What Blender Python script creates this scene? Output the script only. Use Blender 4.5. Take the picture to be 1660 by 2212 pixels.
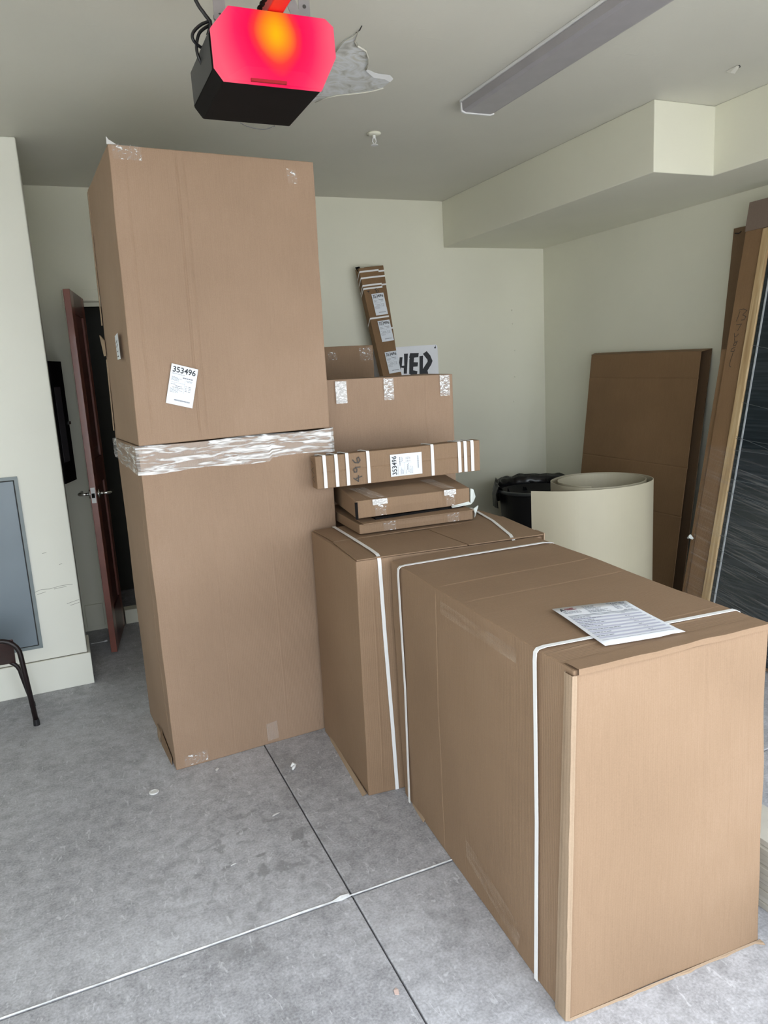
import bpy, bmesh, math, random
from mathutils import Vector, Matrix, noise

for o in list(bpy.data.objects):
    bpy.data.objects.remove(o)
random.seed(7)
SC = bpy.context.scene
COL = SC.collection
V = Vector

# ------------------------------------------------------------------ camera
F_PX, YAW, PIT, ROL = 1593.51, -0.403395, 0.191997, -0.0572960
cy, sy, cp, sp = math.cos(YAW), math.sin(YAW), math.cos(PIT), math.sin(PIT)
fwd = V((-sy*cp, cy*cp, -sp)); rgt = V((cy, sy, 0)); upv = rgt.cross(fwd)
r_ = rgt*math.cos(ROL) + upv*math.sin(ROL)
u_ = -rgt*math.sin(ROL) + upv*math.cos(ROL)
camd = bpy.data.cameras.new('camera')
cam = bpy.data.objects.new('camera', camd); COL.objects.link(cam)
cam.matrix_world = Matrix(((r_.x, u_.x, -fwd.x, 0), (r_.y, u_.y, -fwd.y, 0), (r_.z, u_.z, -fwd.z, 1.55), (0, 0, 0, 1)))
camd.sensor_fit = 'HORIZONTAL'; camd.sensor_width = 36.0
camd.lens = F_PX*36.0/1660.0
camd.clip_start = 0.02; camd.clip_end = 100
SC.camera = cam

# ------------------------------------------------------------------ light: overcast daylight through the open garage door
w = bpy.data.worlds.new('overcast_sky'); SC.world = w; w.use_nodes = True
bg = w.node_tree.nodes['Background']
bg.inputs[0].default_value = (0.86, 0.93, 1.0, 1); bg.inputs[1].default_value = 4.1
ROOM_X0, ROOM_X1, DOOR_Y, BACK_Y, CEIL = -1.35, 3.555, 0.22, 4.928, 2.695
OPEN_X0, OPEN_X1, OPEN_Z = -1.2, 3.45, 2.1
pd = bpy.data.lights.new('sky_portal', 'AREA'); pd.shape = 'RECTANGLE'
pd.size = OPEN_X1-OPEN_X0; pd.size_y = OPEN_Z
pd.cycles.is_portal = True
po = bpy.data.objects.new('sky_portal', pd); COL.objects.link(po)
po.location = ((OPEN_X0+OPEN_X1)/2, DOOR_Y-0.16, OPEN_Z/2); po.rotation_euler = (math.radians(90), 0, 0)
sd = bpy.data.lights.new('sun', 'SUN'); sd.energy = 14.5; sd.angle = math.radians(2); sd.color = (1.0, 0.97, 0.93)
so_ = bpy.data.objects.new('sun', sd); COL.objects.link(so_)
so_.rotation_euler = (math.radians(-38), math.radians(8), 0)   # added high sun behind the building, for driveway bounce only; never enters directly
SC.view_settings.view_transform = 'Standard'; SC.view_settings.look = 'None'
SC.view_settings.gamma = 1.0; SC.view_settings.use_curve_mapping = False
SC.view_settings.exposure = 0.35

# ------------------------------------------------------------------ materials
def newmat(name):
    m = bpy.data.materials.new(name); m.use_nodes = True
    nt = m.node_tree; b = nt.nodes['Principled BSDF']
    return m, nt, b
def N(nt, t, **k):
    n = nt.nodes.new(t)
    for a, v in k.items():
        if a.startswith('i_'):
            key = a[2:]; key = int(key) if key.isdigit() else key.replace('_', ' ')
            n.inputs[key].default_value = v
        else: setattr(n, a, v)
    return n
def L(nt, a, b): nt.links.new(a, b)
def ramp(nt, fac, stops):
    r = nt.nodes.new('ShaderNodeValToRGB'); L(nt, fac, r.inputs[0])
    el = r.color_ramp.elements
    el[0].position, el[0].color = stops[0][0], (*stops[0][1], 1)
    el[1].position, el[1].color = stops[-1][0], (*stops[-1][1], 1)
    for p_, c in stops[1:-1]:
        e = el.new(p_); e.color = (*c, 1)
    return r
def math_(nt, op, a, b=None, clamp=False):
    n = nt.nodes.new('ShaderNodeMath'); n.operation = op; n.use_clamp = clamp
    for i, v in enumerate((a, b)):
        if v is None: continue
        if isinstance(v, (int, float)): n.inputs[i].default_value = v
        else: L(nt, v, n.inputs[i])
    return n.outputs[0]
def plain(name, col, rough=0.6, metal=0.0, var=0.06, scale=12, bump=0.0, coat=0.0):
    m, nt, b = newmat(name)
    tc = N(nt, 'ShaderNodeTexCoord')
    nz = N(nt, 'ShaderNodeTexNoise', i_Scale=scale, i_Detail=4.0); L(nt, tc.outputs['Object'], nz.inputs['Vector'])
    c0 = tuple(max(0, c*(1-var)) for c in col); c1 = tuple(min(1, c*(1+var)) for c in col)
    r = ramp(nt, nz.outputs[0], [(0.3, c0), (0.7, c1)]); L(nt, r.outputs[0], b.inputs['Base Color'])
    b.inputs['Roughness'].default_value = rough; b.inputs['Metallic'].default_value = metal
    b.inputs['Coat Weight'].default_value = coat
    if bump:
        bp = N(nt, 'ShaderNodeBump', i_Strength=bump, i_Distance=0.002)
        n2 = N(nt, 'ShaderNodeTexNoise', i_Scale=scale*12, i_Detail=3.0); L(nt, tc.outputs['Object'], n2.inputs['Vector'])
        L(nt, n2.outputs[0], bp.inputs['Height']); L(nt, bp.outputs[0], b.inputs['Normal'])
    return m
def cardboard(name, col, flute=0.007, rough=0.75, strength=0.25):
    m, nt, b = newmat(name)
    uv = N(nt, 'ShaderNodeUVMap'); sep = N(nt, 'ShaderNodeSeparateXYZ'); L(nt, uv.outputs[0], sep.inputs[0])
    tc = N(nt, 'ShaderNodeTexCoord')
    big = N(nt, 'ShaderNodeTexNoise', i_Scale=2.2, i_Detail=3.0); L(nt, tc.outputs['Object'], big.inputs['Vector'])
    mp = N(nt, 'ShaderNodeMapping'); mp.inputs['Scale'].default_value = (150, 9.0, 1); L(nt, uv.outputs[0], mp.inputs[0])
    st = N(nt, 'ShaderNodeTexNoise', i_Scale=1.0, i_Detail=5.0); L(nt, mp.outputs[0], st.inputs['Vector'])
    fine = N(nt, 'ShaderNodeTexNoise', i_Scale=260.0, i_Detail=3.0); L(nt, tc.outputs['Object'], fine.inputs['Vector'])
    fac = math_(nt, 'ADD', math_(nt, 'MULTIPLY', big.outputs[0], 0.5), math_(nt, 'ADD', math_(nt, 'MULTIPLY', st.outputs[0], 0.2), math_(nt, 'MULTIPLY', fine.outputs[0], 0.3)))
    d = tuple(c*k for c, k in zip(col, (0.87, 0.86, 0.85))); l = tuple(min(1, c*k) for c, k in zip(col, (1.1, 1.12, 1.16)))
    r = ramp(nt, fac, [(0.35, d), (0.52, col), (0.66, l)])
    L(nt, r.outputs[0], b.inputs['Base Color'])
    b.inputs['Roughness'].default_value = rough
    b.inputs['Specular IOR Level'].default_value = 0.35
    s = math_(nt, 'SINE', math_(nt, 'MULTIPLY', sep.outputs[0], 2*math.pi/flute))
    hgt = math_(nt, 'ADD', math_(nt, 'MULTIPLY', s, 0.35), math_(nt, 'ADD', math_(nt, 'MULTIPLY', fine.outputs[0], 0.5), math_(nt, 'MULTIPLY', st.outputs[0], 0.8)))
    bp = N(nt, 'ShaderNodeBump', i_Strength=strength, i_Distance=0.0015); L(nt, hgt, bp.inputs['Height'])
    L(nt, bp.outputs[0], b.inputs['Normal'])
    return m

CARD = cardboard('kraft_cardboard', (0.255, 0.165, 0.101))
CARD_PINK = cardboard('kraft_cardboard_pinkish', (0.315, 0.211, 0.142))
CARD_PALE = cardboard('kraft_cardboard_pale', (0.34, 0.245, 0.165), strength=0.35)
CARD_DARK = cardboard('kraft_cardboard_brown', (0.225, 0.133, 0.066))
CARD_DEEP = cardboard('deep_brown_cardboard', (0.17, 0.105, 0.058))  # darkest brown board, for the narrow carton and back panels
EDGE = plain('cardboard_edge', (0.24, 0.165, 0.10), 0.85, var=0.2, scale=60)

# painted wall
def paint(name, col, bump=0.12, streak=False):
    m, nt, b = newmat(name)
    tc = N(nt, 'ShaderNodeTexCoord')
    n1 = N(nt, 'ShaderNodeTexNoise', i_Scale=1.4, i_Detail=4.0); L(nt, tc.outputs['Object'], n1.inputs['Vector'])
    r = ramp(nt, n1.outputs[0], [(0.3, tuple(c*0.955 for c in col)), (0.7, tuple(c*1.02 for c in col))])
    # sparse scuffs
    mp = N(nt, 'ShaderNodeMapping'); mp.inputs['Scale'].default_value = (5, 5, 16); L(nt, tc.outputs['Object'], mp.inputs[0])
    n2 = N(nt, 'ShaderNodeTexNoise', i_Scale=1.0, i_Detail=6.0, i_Roughness=0.75); L(nt, mp.outputs[0], n2.inputs['Vector'])
    sc = ramp(nt, n2.outputs[0], [(0.70, (0, 0, 0)), (0.78, (1, 1, 1))])
    mx = N(nt, 'ShaderNodeMix', data_type='RGBA'); L(nt, math_(nt, 'MULTIPLY', sc.outputs[0], 0.35), mx.inputs[0])
    L(nt, r.outputs[0], mx.inputs[6]); mx.inputs[7].default_value = tuple(c*0.55 for c in col)+(1,)
    L(nt, mx.outputs[2], b.inputs['Base Color'])
    b.inputs['Roughness'].default_value = 0.55
    b.inputs['Specular IOR Level'].default_value = 0.3
    n3 = N(nt, 'ShaderNodeTexNoise', i_Scale=45.0, i_Detail=4.0); L(nt, tc.outputs['Object'], n3.inputs['Vector'])
    hh = n3.outputs[0]
    if streak:
        mp2 = N(nt, 'ShaderNodeMapping'); mp2.inputs['Scale'].default_value = (5, 40, 5); L(nt, tc.outputs['Object'], mp2.inputs[0])
        n4 = N(nt, 'ShaderNodeTexNoise', i_Scale=1.0, i_Detail=3.0); L(nt, mp2.outputs[0], n4.inputs['Vector'])
        q = ramp(nt, n4.outputs[0], [(0.66, (0, 0, 0)), (0.72, (1, 1, 1))])
        hh = math_(nt, 'ADD', n3.outputs[0], math_(nt, 'MULTIPLY', q.outputs[0], 1.0))
    bp = N(nt, 'ShaderNodeBump', i_Strength=bump, i_Distance=0.004); L(nt, hh, bp.inputs['Height'])
    L(nt, bp.outputs[0], b.inputs['Normal'])
    return m
WALL = paint('cream_wall_paint', (0.76, 0.75, 0.63))
CEILM = paint('cream_ceiling_paint', (0.66, 0.645, 0.57), 0.16, True)
WALL_LIT = paint('cream_wall_paint_lit', (0.88, 0.88, 0.80))  # same cream paint, brightened for the light on the left wall
CLOSET = plain('closet_darkness', (0.05, 0.048, 0.04), 0.8)  # the closet's unlit darkness is put into this wall colour

def concrete():
    m, nt, b = newmat('trowelled_concrete')
    tc = N(nt, 'ShaderNodeTexCoord')
    a = N(nt, 'ShaderNodeTexNoise', i_Scale=1.3, i_Detail=5.0, i_Roughness=0.6); L(nt, tc.outputs['Object'], a.inputs['Vector'])
    c = N(nt, 'ShaderNodeTexNoise', i_Scale=22.0, i_Detail=9.0, i_Roughness=0.8); L(nt, tc.outputs['Object'], c.inputs['Vector'])
    d = N(nt, 'ShaderNodeTexNoise', i_Scale=140.0, i_Detail=4.0); L(nt, tc.outputs['Object'], d.inputs['Vector'])
    fac = math_(nt, 'ADD', math_(nt, 'MULTIPLY', a.outputs[0], 0.32), math_(nt, 'ADD', math_(nt, 'MULTIPLY', c.outputs[0], 0.43), math_(nt, 'MULTIPLY', d.outputs[0], 0.25)))
    r = ramp(nt, fac, [(0.40, (0.25, 0.25, 0.265)), (0.5, (0.40, 0.40, 0.425)), (0.60, (0.55, 0.555, 0.59))])
    # dark oily stains
    s = N(nt, 'ShaderNodeTexNoise', i_Scale=5.5, i_Detail=3.0, i_Distortion=0.8); L(nt, tc.outputs['Object'], s.inputs['Vector'])
    sr = ramp(nt, s.outputs[0], [(0.60, (0, 0, 0)), (0.72, (1, 1, 1))])
    mx = N(nt, 'ShaderNodeMix', data_type='RGBA'); L(nt, math_(nt, 'MULTIPLY', sr.outputs[0], 0.38), mx.inputs[0])
    L(nt, r.outputs[0], mx.inputs[6]); mx.inputs[7].default_value = (0.19, 0.19, 0.19, 1)
    # cluster of oil spots left of the floor joint
    oil = N(nt, 'ShaderNodeVectorMath', operation='DISTANCE'); L(nt, tc.outputs['Object'], oil.inputs[0])
    geo = N(nt, 'ShaderNodeNewGeometry'); L(nt, geo.outputs['Position'], oil.inputs[0]); oil.inputs[1].default_value = (0.45, 2.22, 0)
    s2 = N(nt, 'ShaderNodeTexNoise', i_Scale=15.0, i_Detail=2.0, i_Distortion=0.5); L(nt, geo.outputs['Position'], s2.inputs['Vector'])
    near = math_(nt, 'SUBTRACT', 1.0, math_(nt, 'MULTIPLY', oil.outputs['Value'], 2.2), True)
    spots = math_(nt, 'MULTIPLY', near, ramp(nt, s2.outputs[0], [(0.55, (0, 0, 0)), (0.63, (1, 1, 1))]).outputs[0])
    mo = N(nt, 'ShaderNodeMix', data_type='RGBA'); L(nt, math_(nt, 'MULTIPLY', spots, 0.75), mo.inputs[0])
    L(nt, mx.outputs[2], mo.inputs[6]); mo.inputs[7].default_value = (0.17, 0.17, 0.175, 1); mx = mo
    # pale scratches
    mp = N(nt, 'ShaderNodeMapping'); mp.inputs['Scale'].default_value = (60, 22, 22); mp.inputs['Rotation'].default_value = (0, 0, 0.7)
    L(nt, tc.outputs['Object'], mp.inputs[0])
    k = N(nt, 'ShaderNodeTexNoise', i_Scale=1.0, i_Detail=5.0, i_Distortion=1.2); L(nt, mp.outputs[0], k.inputs['Vector'])
    kr = ramp(nt, k.outputs[0], [(0.62, (0, 0, 0)), (0.70, (1, 1, 1))])
    m2 = N(nt, 'ShaderNodeMix', data_type='RGBA'); L(nt, math_(nt, 'MULTIPLY', kr.outputs[0], 0.55), m2.inputs[0])
    L(nt, mx.outputs[2], m2.inputs[6]); m2.inputs[7].default_value = (0.68, 0.69, 0.72, 1)
    L(nt, m2.outputs[2], b.inputs['Base Color'])
    b.inputs['Roughness'].default_value = 0.62
    bp = N(nt, 'ShaderNodeBump', i_Strength=0.25, i_Distance=0.003); L(nt, c.outputs[0], bp.inputs['Height'])
    L(nt, bp.outputs[0], b.inputs['Normal'])
    return m
CONC = concrete()
DIRT = plain('joint_dirt', (0.06, 0.058, 0.055), 0.95)
SEAL = plain('joint_sealant', (0.66, 0.66, 0.66), 0.8, var=0.25, scale=30)
PLASTER = None
def plaster():
    m, nt, b = newmat('bare_plaster')
    tc = N(nt, 'ShaderNodeTexCoord')
    a = N(nt, 'ShaderNodeTexNoise', i_Scale=9.0, i_Detail=6.0, i_Distortion=1.5); L(nt, tc.outputs['Object'], a.inputs['Vector'])
    r = ramp(nt, a.outputs[0], [(0.30, (0.36, 0.36, 0.33)), (0.40, (0.62, 0.62, 0.58)), (0.52, (0.80, 0.82, 0.84)), (0.68, (0.62, 0.61, 0.53))])
    L(nt, r.outputs[0], b.inputs['Base Color']); b.inputs['Roughness'].default_value = 0.7
    bp = N(nt, 'ShaderNodeBump', i_Strength=0.5, i_Distance=0.006); L(nt, a.outputs[0], bp.inputs['Height']); L(nt, bp.outputs[0], b.inputs['Normal'])
    return m
PLASTER = plaster()
STRAP = plain('white_strapping', (0.80, 0.80, 0.80), 0.45, var=0.03)
PAPER = plain('white_paper', (0.78, 0.80, 0.85), 0.6, var=0.02)
LABELM = plain('white_label', (0.74, 0.78, 0.84), 0.5, var=0.02)
INK = plain('black_ink', (0.025, 0.027, 0.035), 0.6, var=0.0)
INKG = plain('grey_ink', (0.20, 0.21, 0.25), 0.6, var=0.0)
BAND = plain('pale_grey_print', (0.52, 0.53, 0.64), 0.6, var=0.02)
REDINK = plain('dark_red_ink', (0.22, 0.04, 0.06), 0.6, var=0.0)
MARKER = plain('marker_pen', (0.03, 0.025, 0.02), 0.5, var=0.0)
BLACKPL = plain('black_plastic', (0.012, 0.012, 0.014), 0.35, var=0.1, bump=0.1)
BLACKMT = plain('black_housing', (0.006, 0.005, 0.005), 0.6, var=0.15)
for _m, _r in ((BLACKMT, 0.75),):
    _b = _m.node_tree.nodes['Principled BSDF']; _b.inputs['Specular IOR Level'].default_value = 0.12; _b.inputs['Roughness'].default_value = _r
GREYMT = plain('charcoal_side_panel', (0.035, 0.035, 0.04), 0.45, var=0.1)
BAG = plain('black_bin_bag', (0.01, 0.01, 0.011), 0.22, var=0.1)
STEEL = plain('galvanised_steel', (0.42, 0.40, 0.42), 0.35, metal=0.8, var=0.12)
CHROME = plain('brushed_nickel', (0.72, 0.72, 0.70), 0.22, metal=1.0, var=0.03)
REDWOOD = plain('red_stained_wood', (0.20, 0.058, 0.038), 0.35, var=0.18, scale=6, coat=0.2)
REDDARK = plain('red_stained_panel', (0.085, 0.022, 0.018), 0.4, var=0.2, scale=6)
FIXT = plain('white_fixture_enamel', (0.72, 0.72, 0.72), 0.4, var=0.02)
LENSG = plain('grey_prismatic_diffuser', (0.34, 0.325, 0.34), 0.35, var=0.05)
ELEC = plain('grey_blue_enamel', (0.20, 0.245, 0.285), 0.38, var=0.08, scale=3)
ELECF = plain('grey_frame_enamel', (0.22, 0.26, 0.27), 0.42, var=0.08)
MAROON = plain('maroon_vinyl', (0.045, 0.013, 0.012), 0.5, var=0.15)
TUBE = plain('dark_brown_tube', (0.012, 0.006, 0.006), 0.45, var=0.1)
SHEET = plain('beige_hardboard', (0.44, 0.40, 0.295), 0.5, var=0.03, scale=4)
SIGNW = plain('white_sign_sheet', (0.86, 0.88, 0.93), 0.5, var=0.02)
SHEETD = plain('beige_hardboard_inside', (0.40, 0.36, 0.26), 0.6, var=0.05, scale=4)
PINE = None
def pine():
    m, nt, b = newmat('pine_wood')
    tc = N(nt, 'ShaderNodeTexCoord'); mp = N(nt, 'ShaderNodeMapping'); mp.inputs['Scale'].default_value = (6, 55, 3); L(nt, tc.outputs['Object'], mp.inputs[0])
    a = N(nt, 'ShaderNodeTexNoise', i_Scale=1.0, i_Detail=5.0, i_Distortion=0.6); L(nt, mp.outputs[0], a.inputs['Vector'])
    r = ramp(nt, a.outputs[0], [(0.3, (0.33, 0.21, 0.10)), (0.5, (0.47, 0.33, 0.17)), (0.7, (0.58, 0.45, 0.27))])
    L(nt, r.outputs[0], b.inputs['Base Color']); b.inputs['Roughness'].default_value = 0.5
    return m
PINE = pine()
FOAM = plain('white_foam', (0.70, 0.74, 0.72), 0.6, var=0.04)
TAN = plain('tan_plank', (0.43, 0.40, 0.34), 0.6, var=0.08)
TANL = plain('pale_tan_plank', (0.50, 0.47, 0.41), 0.6, var=0.08)
GLASS = None
def dark_glass():
    m, nt, b = newmat('dark_glass_under_film')
    tc = N(nt, 'ShaderNodeTexCoord'); mp = N(nt, 'ShaderNodeMapping'); mp.inputs['Scale'].default_value = (2, 2.5, 70); mp.inputs['Rotation'].default_value = (0.35, 0, 0)
    L(nt, tc.outputs['Object'], mp.inputs[0])
    a = N(nt, 'ShaderNodeTexNoise', i_Scale=1.0, i_Detail=4.0, i_Distortion=0.3); L(nt, mp.outputs[0], a.inputs['Vector'])
    r = ramp(nt, a.outputs[0], [(0.45, (0.012, 0.019, 0.024)), (0.68, (0.028, 0.038, 0.046)), (0.78, (0.055, 0.07, 0.08))])
    L(nt, r.outputs[0], b.inputs['Base Color']); b.inputs['Roughness'].default_value = 0.25
    bp = N(nt, 'ShaderNodeBump', i_Strength=0.25, i_Distance=0.002); L(nt, a.outputs[0], bp.inputs['Height']); L(nt, bp.outputs[0], b.inputs['Normal'])
    return m
GLASS = dark_glass()
def clear_film(name, base, peak, sx, sy, bumpd=0.004, lo=0.48, hi=0.62, tint=(0.9, 0.9, 0.9)):
    m, nt, b = newmat(name)
    uv = N(nt, 'ShaderNodeUVMap'); mp = N(nt, 'ShaderNodeMapping'); mp.inputs['Scale'].default_value = (sx, sy, 1); L(nt, uv.outputs[0], mp.inputs[0])
    a = N(nt, 'ShaderNodeTexNoise', i_Scale=1.0, i_Detail=4.0, i_Distortion=1.4); L(nt, mp.outputs[0], a.inputs['Vector'])
    r = ramp(nt, a.outputs[0], [(lo, (base,)*3), (hi, (peak,)*3)])
    L(nt, r.outputs[0], b.inputs['Alpha'])
    b.inputs['Base Color'].default_value = (*tint, 1)
    b.inputs['Roughness'].default_value = 0.18; b.inputs['Specular IOR Level'].default_value = 0.9
    bp = N(nt, 'ShaderNodeBump', i_Strength=0.9, i_Distance=bumpd); L(nt, a.outputs[0], bp.inputs['Height']); L(nt, bp.outputs[0], b.inputs['Normal'])
    return m
WRAP = clear_film('clear_stretch_wrap', 0.16, 0.80, 9, 60, 0.006, 0.46, 0.64)
TAPE = clear_film('clear_packing_tape', 0.22, 0.95, 55, 130, 0.003, 0.45, 0.60)
TAPE_D = clear_film('dull_packing_tape', 0.05, 0.85, 60, 80, 0.003, 0.55, 0.66)
TAPE_S = clear_film('silvery_packing_tape', 0.55, 0.95, 60, 120, 0.003, 0.45, 0.60)
FILM = clear_film('film_streaks', 0.02, 0.16, 2, 60, 0.001, 0.5, 0.78)
SCUFF = clear_film('pale_scuff', 0.0, 0.30, 4, 22, 0.0, 0.36, 0.72, (0.60, 0.48, 0.37))

def lens_mat():
    m, nt, b = newmat('glowing_red_lens')
    tc = N(nt, 'ShaderNodeTexCoord')
    # bulb's hot spot painted into the emission, no bulb modelled (object origin is at the cover's centre)
    mp = N(nt, 'ShaderNodeMapping'); mp.inputs['Location'].default_value = (0.0, 0.0, -0.022); mp.inputs['Scale'].default_value = (1.15, 1, 0.8)
    L(nt, tc.outputs['Object'], mp.inputs[0])
    ln = N(nt, 'ShaderNodeVectorMath', operation='LENGTH'); L(nt, mp.outputs[0], ln.inputs[0])
    nz = N(nt, 'ShaderNodeTexNoise', i_Scale=7.0, i_Detail=1.0); L(nt, tc.outputs['Object'], nz.inputs['Vector'])
    dd = math_(nt, 'ADD', math_(nt, 'MULTIPLY', ln.outputs['Value'], 5.6), math_(nt, 'MULTIPLY', math_(nt, 'SUBTRACT', nz.outputs[0], 0.5), 0.25))
    r = ramp(nt, dd, [(0.08, (1.0, 0.50, 0.0)), (0.22, (1.0, 0.24, 0.01)), (0.34, (1.0, 0.035, 0.04)), (0.44, (1.0, 0.0, 0.085)), (0.62, (1.0, 0.012, 0.11)), (0.95, (1.0, 0.11, 0.19))])
    L(nt, r.outputs[0], b.inputs['Emission Color']); b.inputs['Emission Strength'].default_value = 0.78
    b.inputs['Base Color'].default_value = (0.02, 0.001, 0.002, 1); b.inputs['Roughness'].default_value = 0.5; b.inputs['Specular IOR Level'].default_value = 0.15
    return m
LENS = lens_mat()
TROL = plain('rail_in_red_glow', (0.75, 0.03, 0.03), 0.4, var=0.05)  # rail colour carries the light cover's red glow

# ------------------------------------------------------------------ builders
def empty(name, loc, label=None, cat=None, group=None, kind=None):
    o = bpy.data.objects.new(name, None); COL.objects.link(o); o.location = loc
    o.empty_display_size = 0.1
    tag(o, label, cat, group, kind); return o
def tag(o, label=None, cat=None, group=None, kind=None):
    if label: o['label'] = label
    if cat: o['category'] = cat
    if group: o['group'] = group
    if kind: o['kind'] = kind
    return o
def wloc(o):
    v = V(o.location)
    q = o.parent
    while q is not None:
        v = v + V(q.location); q = q.parent
    return v
def put(name, verts, faces, mat, parent=None, loc=None, smooth=False, uvs=None, bevel=0, seg=2, angle=50, label=None):
    """one mesh object; verts are world coordinates, the origin sits at loc (default centre of the base)"""
    vs = [V(v) for v in verts]
    if loc is None:
        loc = V(((min(v.x for v in vs)+max(v.x for v in vs))/2, (min(v.y for v in vs)+max(v.y for v in vs))/2, min(v.z for v in vs)))
    loc = V(loc)
    me = bpy.data.meshes.new(name); me.from_pydata([v-loc for v in vs], [], faces); me.update()
    if uvs:
        ul = me.uv_layers.new(name='UVMap')
        for poly, fu in zip(me.polygons, uvs):
            for li, u in zip(poly.loop_indices, fu): ul.data[li].uv = u
    me.materials.append(mat)
    o = bpy.data.objects.new(name, me); COL.objects.link(o)
    if smooth:
        for q in me.polygons: q.use_smooth = True
    if parent is not None:
        o.parent = parent; o.location = loc - wloc(parent)
    else: o.location = loc
    if bevel:
        md = o.modifiers.new('bevel', 'BEVEL'); md.width = bevel; md.segments = seg; md.limit_method = 'ANGLE'; md.angle_limit = math.radians(angle)
        md.harden_normals = False
    if label: o['label'] = label
    return o
class MB:
    def __init__(s): s.v = []; s.f = []; s.u = []
    def add(s, vs, fs, us=None):
        n = len(s.v); s.v += [V(v) for v in vs]; s.f += [tuple(i+n for i in f) for f in fs]
        s.u += us if us else [[(0, 0)]*len(f) for f in fs]
    def hexa(s, c):   # c: FLb FRb BRb BLb FLt FRt BRt BLt
        c = [V(q) for q in c]
        fs = [(0, 1, 5, 4), (1, 2, 6, 5), (2, 3, 7, 6), (3, 0, 4, 7), (4, 5, 6, 7), (3, 2, 1, 0)]
        us = []
        for f in fs:
            w_ = (c[f[1]]-c[f[0]]).length; h_ = (c[f[3]]-c[f[0]]).length
            us.append([(0, 0), (w_, 0), (w_, h_), (0, h_)])
        s.add(c, fs, us)
    def box(s, x0, x1, y0, y1, z0, z1):
        s.hexa([(x0, y0, z0), (x1, y0, z0), (x1, y1, z0), (x0, y1, z0), (x0, y0, z1), (x1, y0, z1), (x1, y1, z1), (x0, y1, z1)])
    def quadslab(s, a, b, c, d, t, nrm=None):
        """plate with face a b c d, thickness t behind it (against the normal)"""
        a, b, c, d = V(a), V(b), V(c), V(d)
        n = (b-a).cross(d-a).normalized() if nrm is None else V(nrm).normalized()
        k = n*t
        s.hexa([a, b, b-k, a-k, d, c, c-k, d-k])
    def tube(s, pts, r, n=8, closed=False):
        pts = [V(p) for p in pts]; m = len(pts); base = len(s.v); up = None; rings = []
        rr = r if isinstance(r, (list, tuple)) else [r]*m
        for i, p_ in enumerate(pts):
            if closed: t = (pts[(i+1) % m]-pts[i-1]).normalized()
            else: t = (pts[min(i+1, m-1)]-pts[max(i-1, 0)]).normalized()
            if up is None:
                up = V((0, 0, 1)) if abs(t.z) < 0.9 else V((1, 0, 0))
            a = up - t*up.dot(t)
            if a.length < 1e-5: a = t.orthogonal()
            a.normalize(); b_ = t.cross(a); up = a
            rings.append([p_+(a*math.cos(2*math.pi*k/n)+b_*math.sin(2*math.pi*k/n))*rr[i] for k in range(n)])
        vs = [v for q in rings for v in q]; fs = []
        for i in range(m if closed else m-1):
            j = (i+1) % m
            for k in range(n): fs.append((i*n+k, i*n+(k+1) % n, j*n+(k+1) % n, j*n+k))
        if not closed:
            fs.append(tuple(range(n))[::-1]); fs.append(tuple((m-1)*n+k for k in range(n)))
        s.add(vs, fs)
    def cyl(s, c0, c1, r0, r1=None, n=20): s.tube([c0, c1], [r0, r0 if r1 is None else r1], n)
    def ribbon(s, pts, wdir, width, th):
        """flat band along pts; wdir = width direction; thickness added on both sides"""
        pts = [V(p) for p in pts]; m = len(pts); wd = V(wdir).normalized(); vs = []; fs = []; us = []; acc = 0
        for i, p_ in enumerate(pts):
            t = (pts[min(i+1, m-1)]-pts[max(i-1, 0)]).normalized()
            nn = wd.cross(t).normalized()
            for a, b_ in ((-1, -1), (1, -1), (1, 1), (-1, 1)):
                vs.append(p_+wd*(a*width/2)+nn*(b_*th/2))
        for i in range(m-1):
            for k in range(4): fs.append((i*4+k, i*4+(k+1) % 4, i*4+4+(k+1) % 4, i*4+4+k))
        fs.append((3, 2, 1, 0)); fs.append(((m-1)*4, (m-1)*4+1, (m-1)*4+2, (m-1)*4+3))
        s.add(vs, fs)
    def prism(s, poly, depth):
        """poly: world points of a planar outline; depth: vector"""
        p_ = [V(q) for q in poly]; n = len(p_); d = V(depth)
        s.add(p_+[q+d for q in p_], [tuple(range(n)), tuple(range(2*n-1, n-1, -1))]+[(i, n+i, n+(i+1) % n, (i+1) % n) for i in range(n)])
    def lathe(s, c, prof, n=32, a0=0, a1=2*math.pi):
        c = V(c); m = len(prof); vs = []; fs = []
        full = abs(a1-a0-2*math.pi) < 1e-4; k = n if full else n+1
        for i in range(k):
            a = a0+(a1-a0)*i/n
            for r, z in prof: vs.append(c+V((r*math.cos(a), r*math.sin(a), z)))
        for i in range(n):
            j = (i+1) % k
            for q in range(m-1): fs.append((i*m+q, j*m+q, j*m+q+1, i*m+q+1))
        s.add(vs, fs)
    def build(s, name, mat, parent=None, tri=False, **k):
        o = put(name, s.v, s.f, mat, parent, uvs=s.u, **k)
        bm = bmesh.new(); bm.from_mesh(o.data)
        if tri: bmesh.ops.triangulate(bm, faces=[f for f in bm.faces if len(f.verts) > 4])
        bmesh.ops.recalc_face_normals(bm, faces=bm.faces)
        bm.to_mesh(o.data); bm.free()
        return o
def onebox(name, x0, x1, y0, y1, z0, z1, mat, parent=None, **k):
    m = MB(); m.box(x0, x1, y0, y1, z0, z1); return m.build(name, mat, parent, **k)

def rect_corners(x, y, yaw, w_, d, z0, h):
    c, s_ = math.cos(yaw), math.sin(yaw); e1 = V((c, s_, 0)); e2 = V((-s_, c, 0)); o = V((x, y, z0)); u = V((0, 0, h))
    b = [o, o+e1*w_, o+e1*w_+e2*d, o+e2*d]
    return b+[q+u for q in b]

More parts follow.
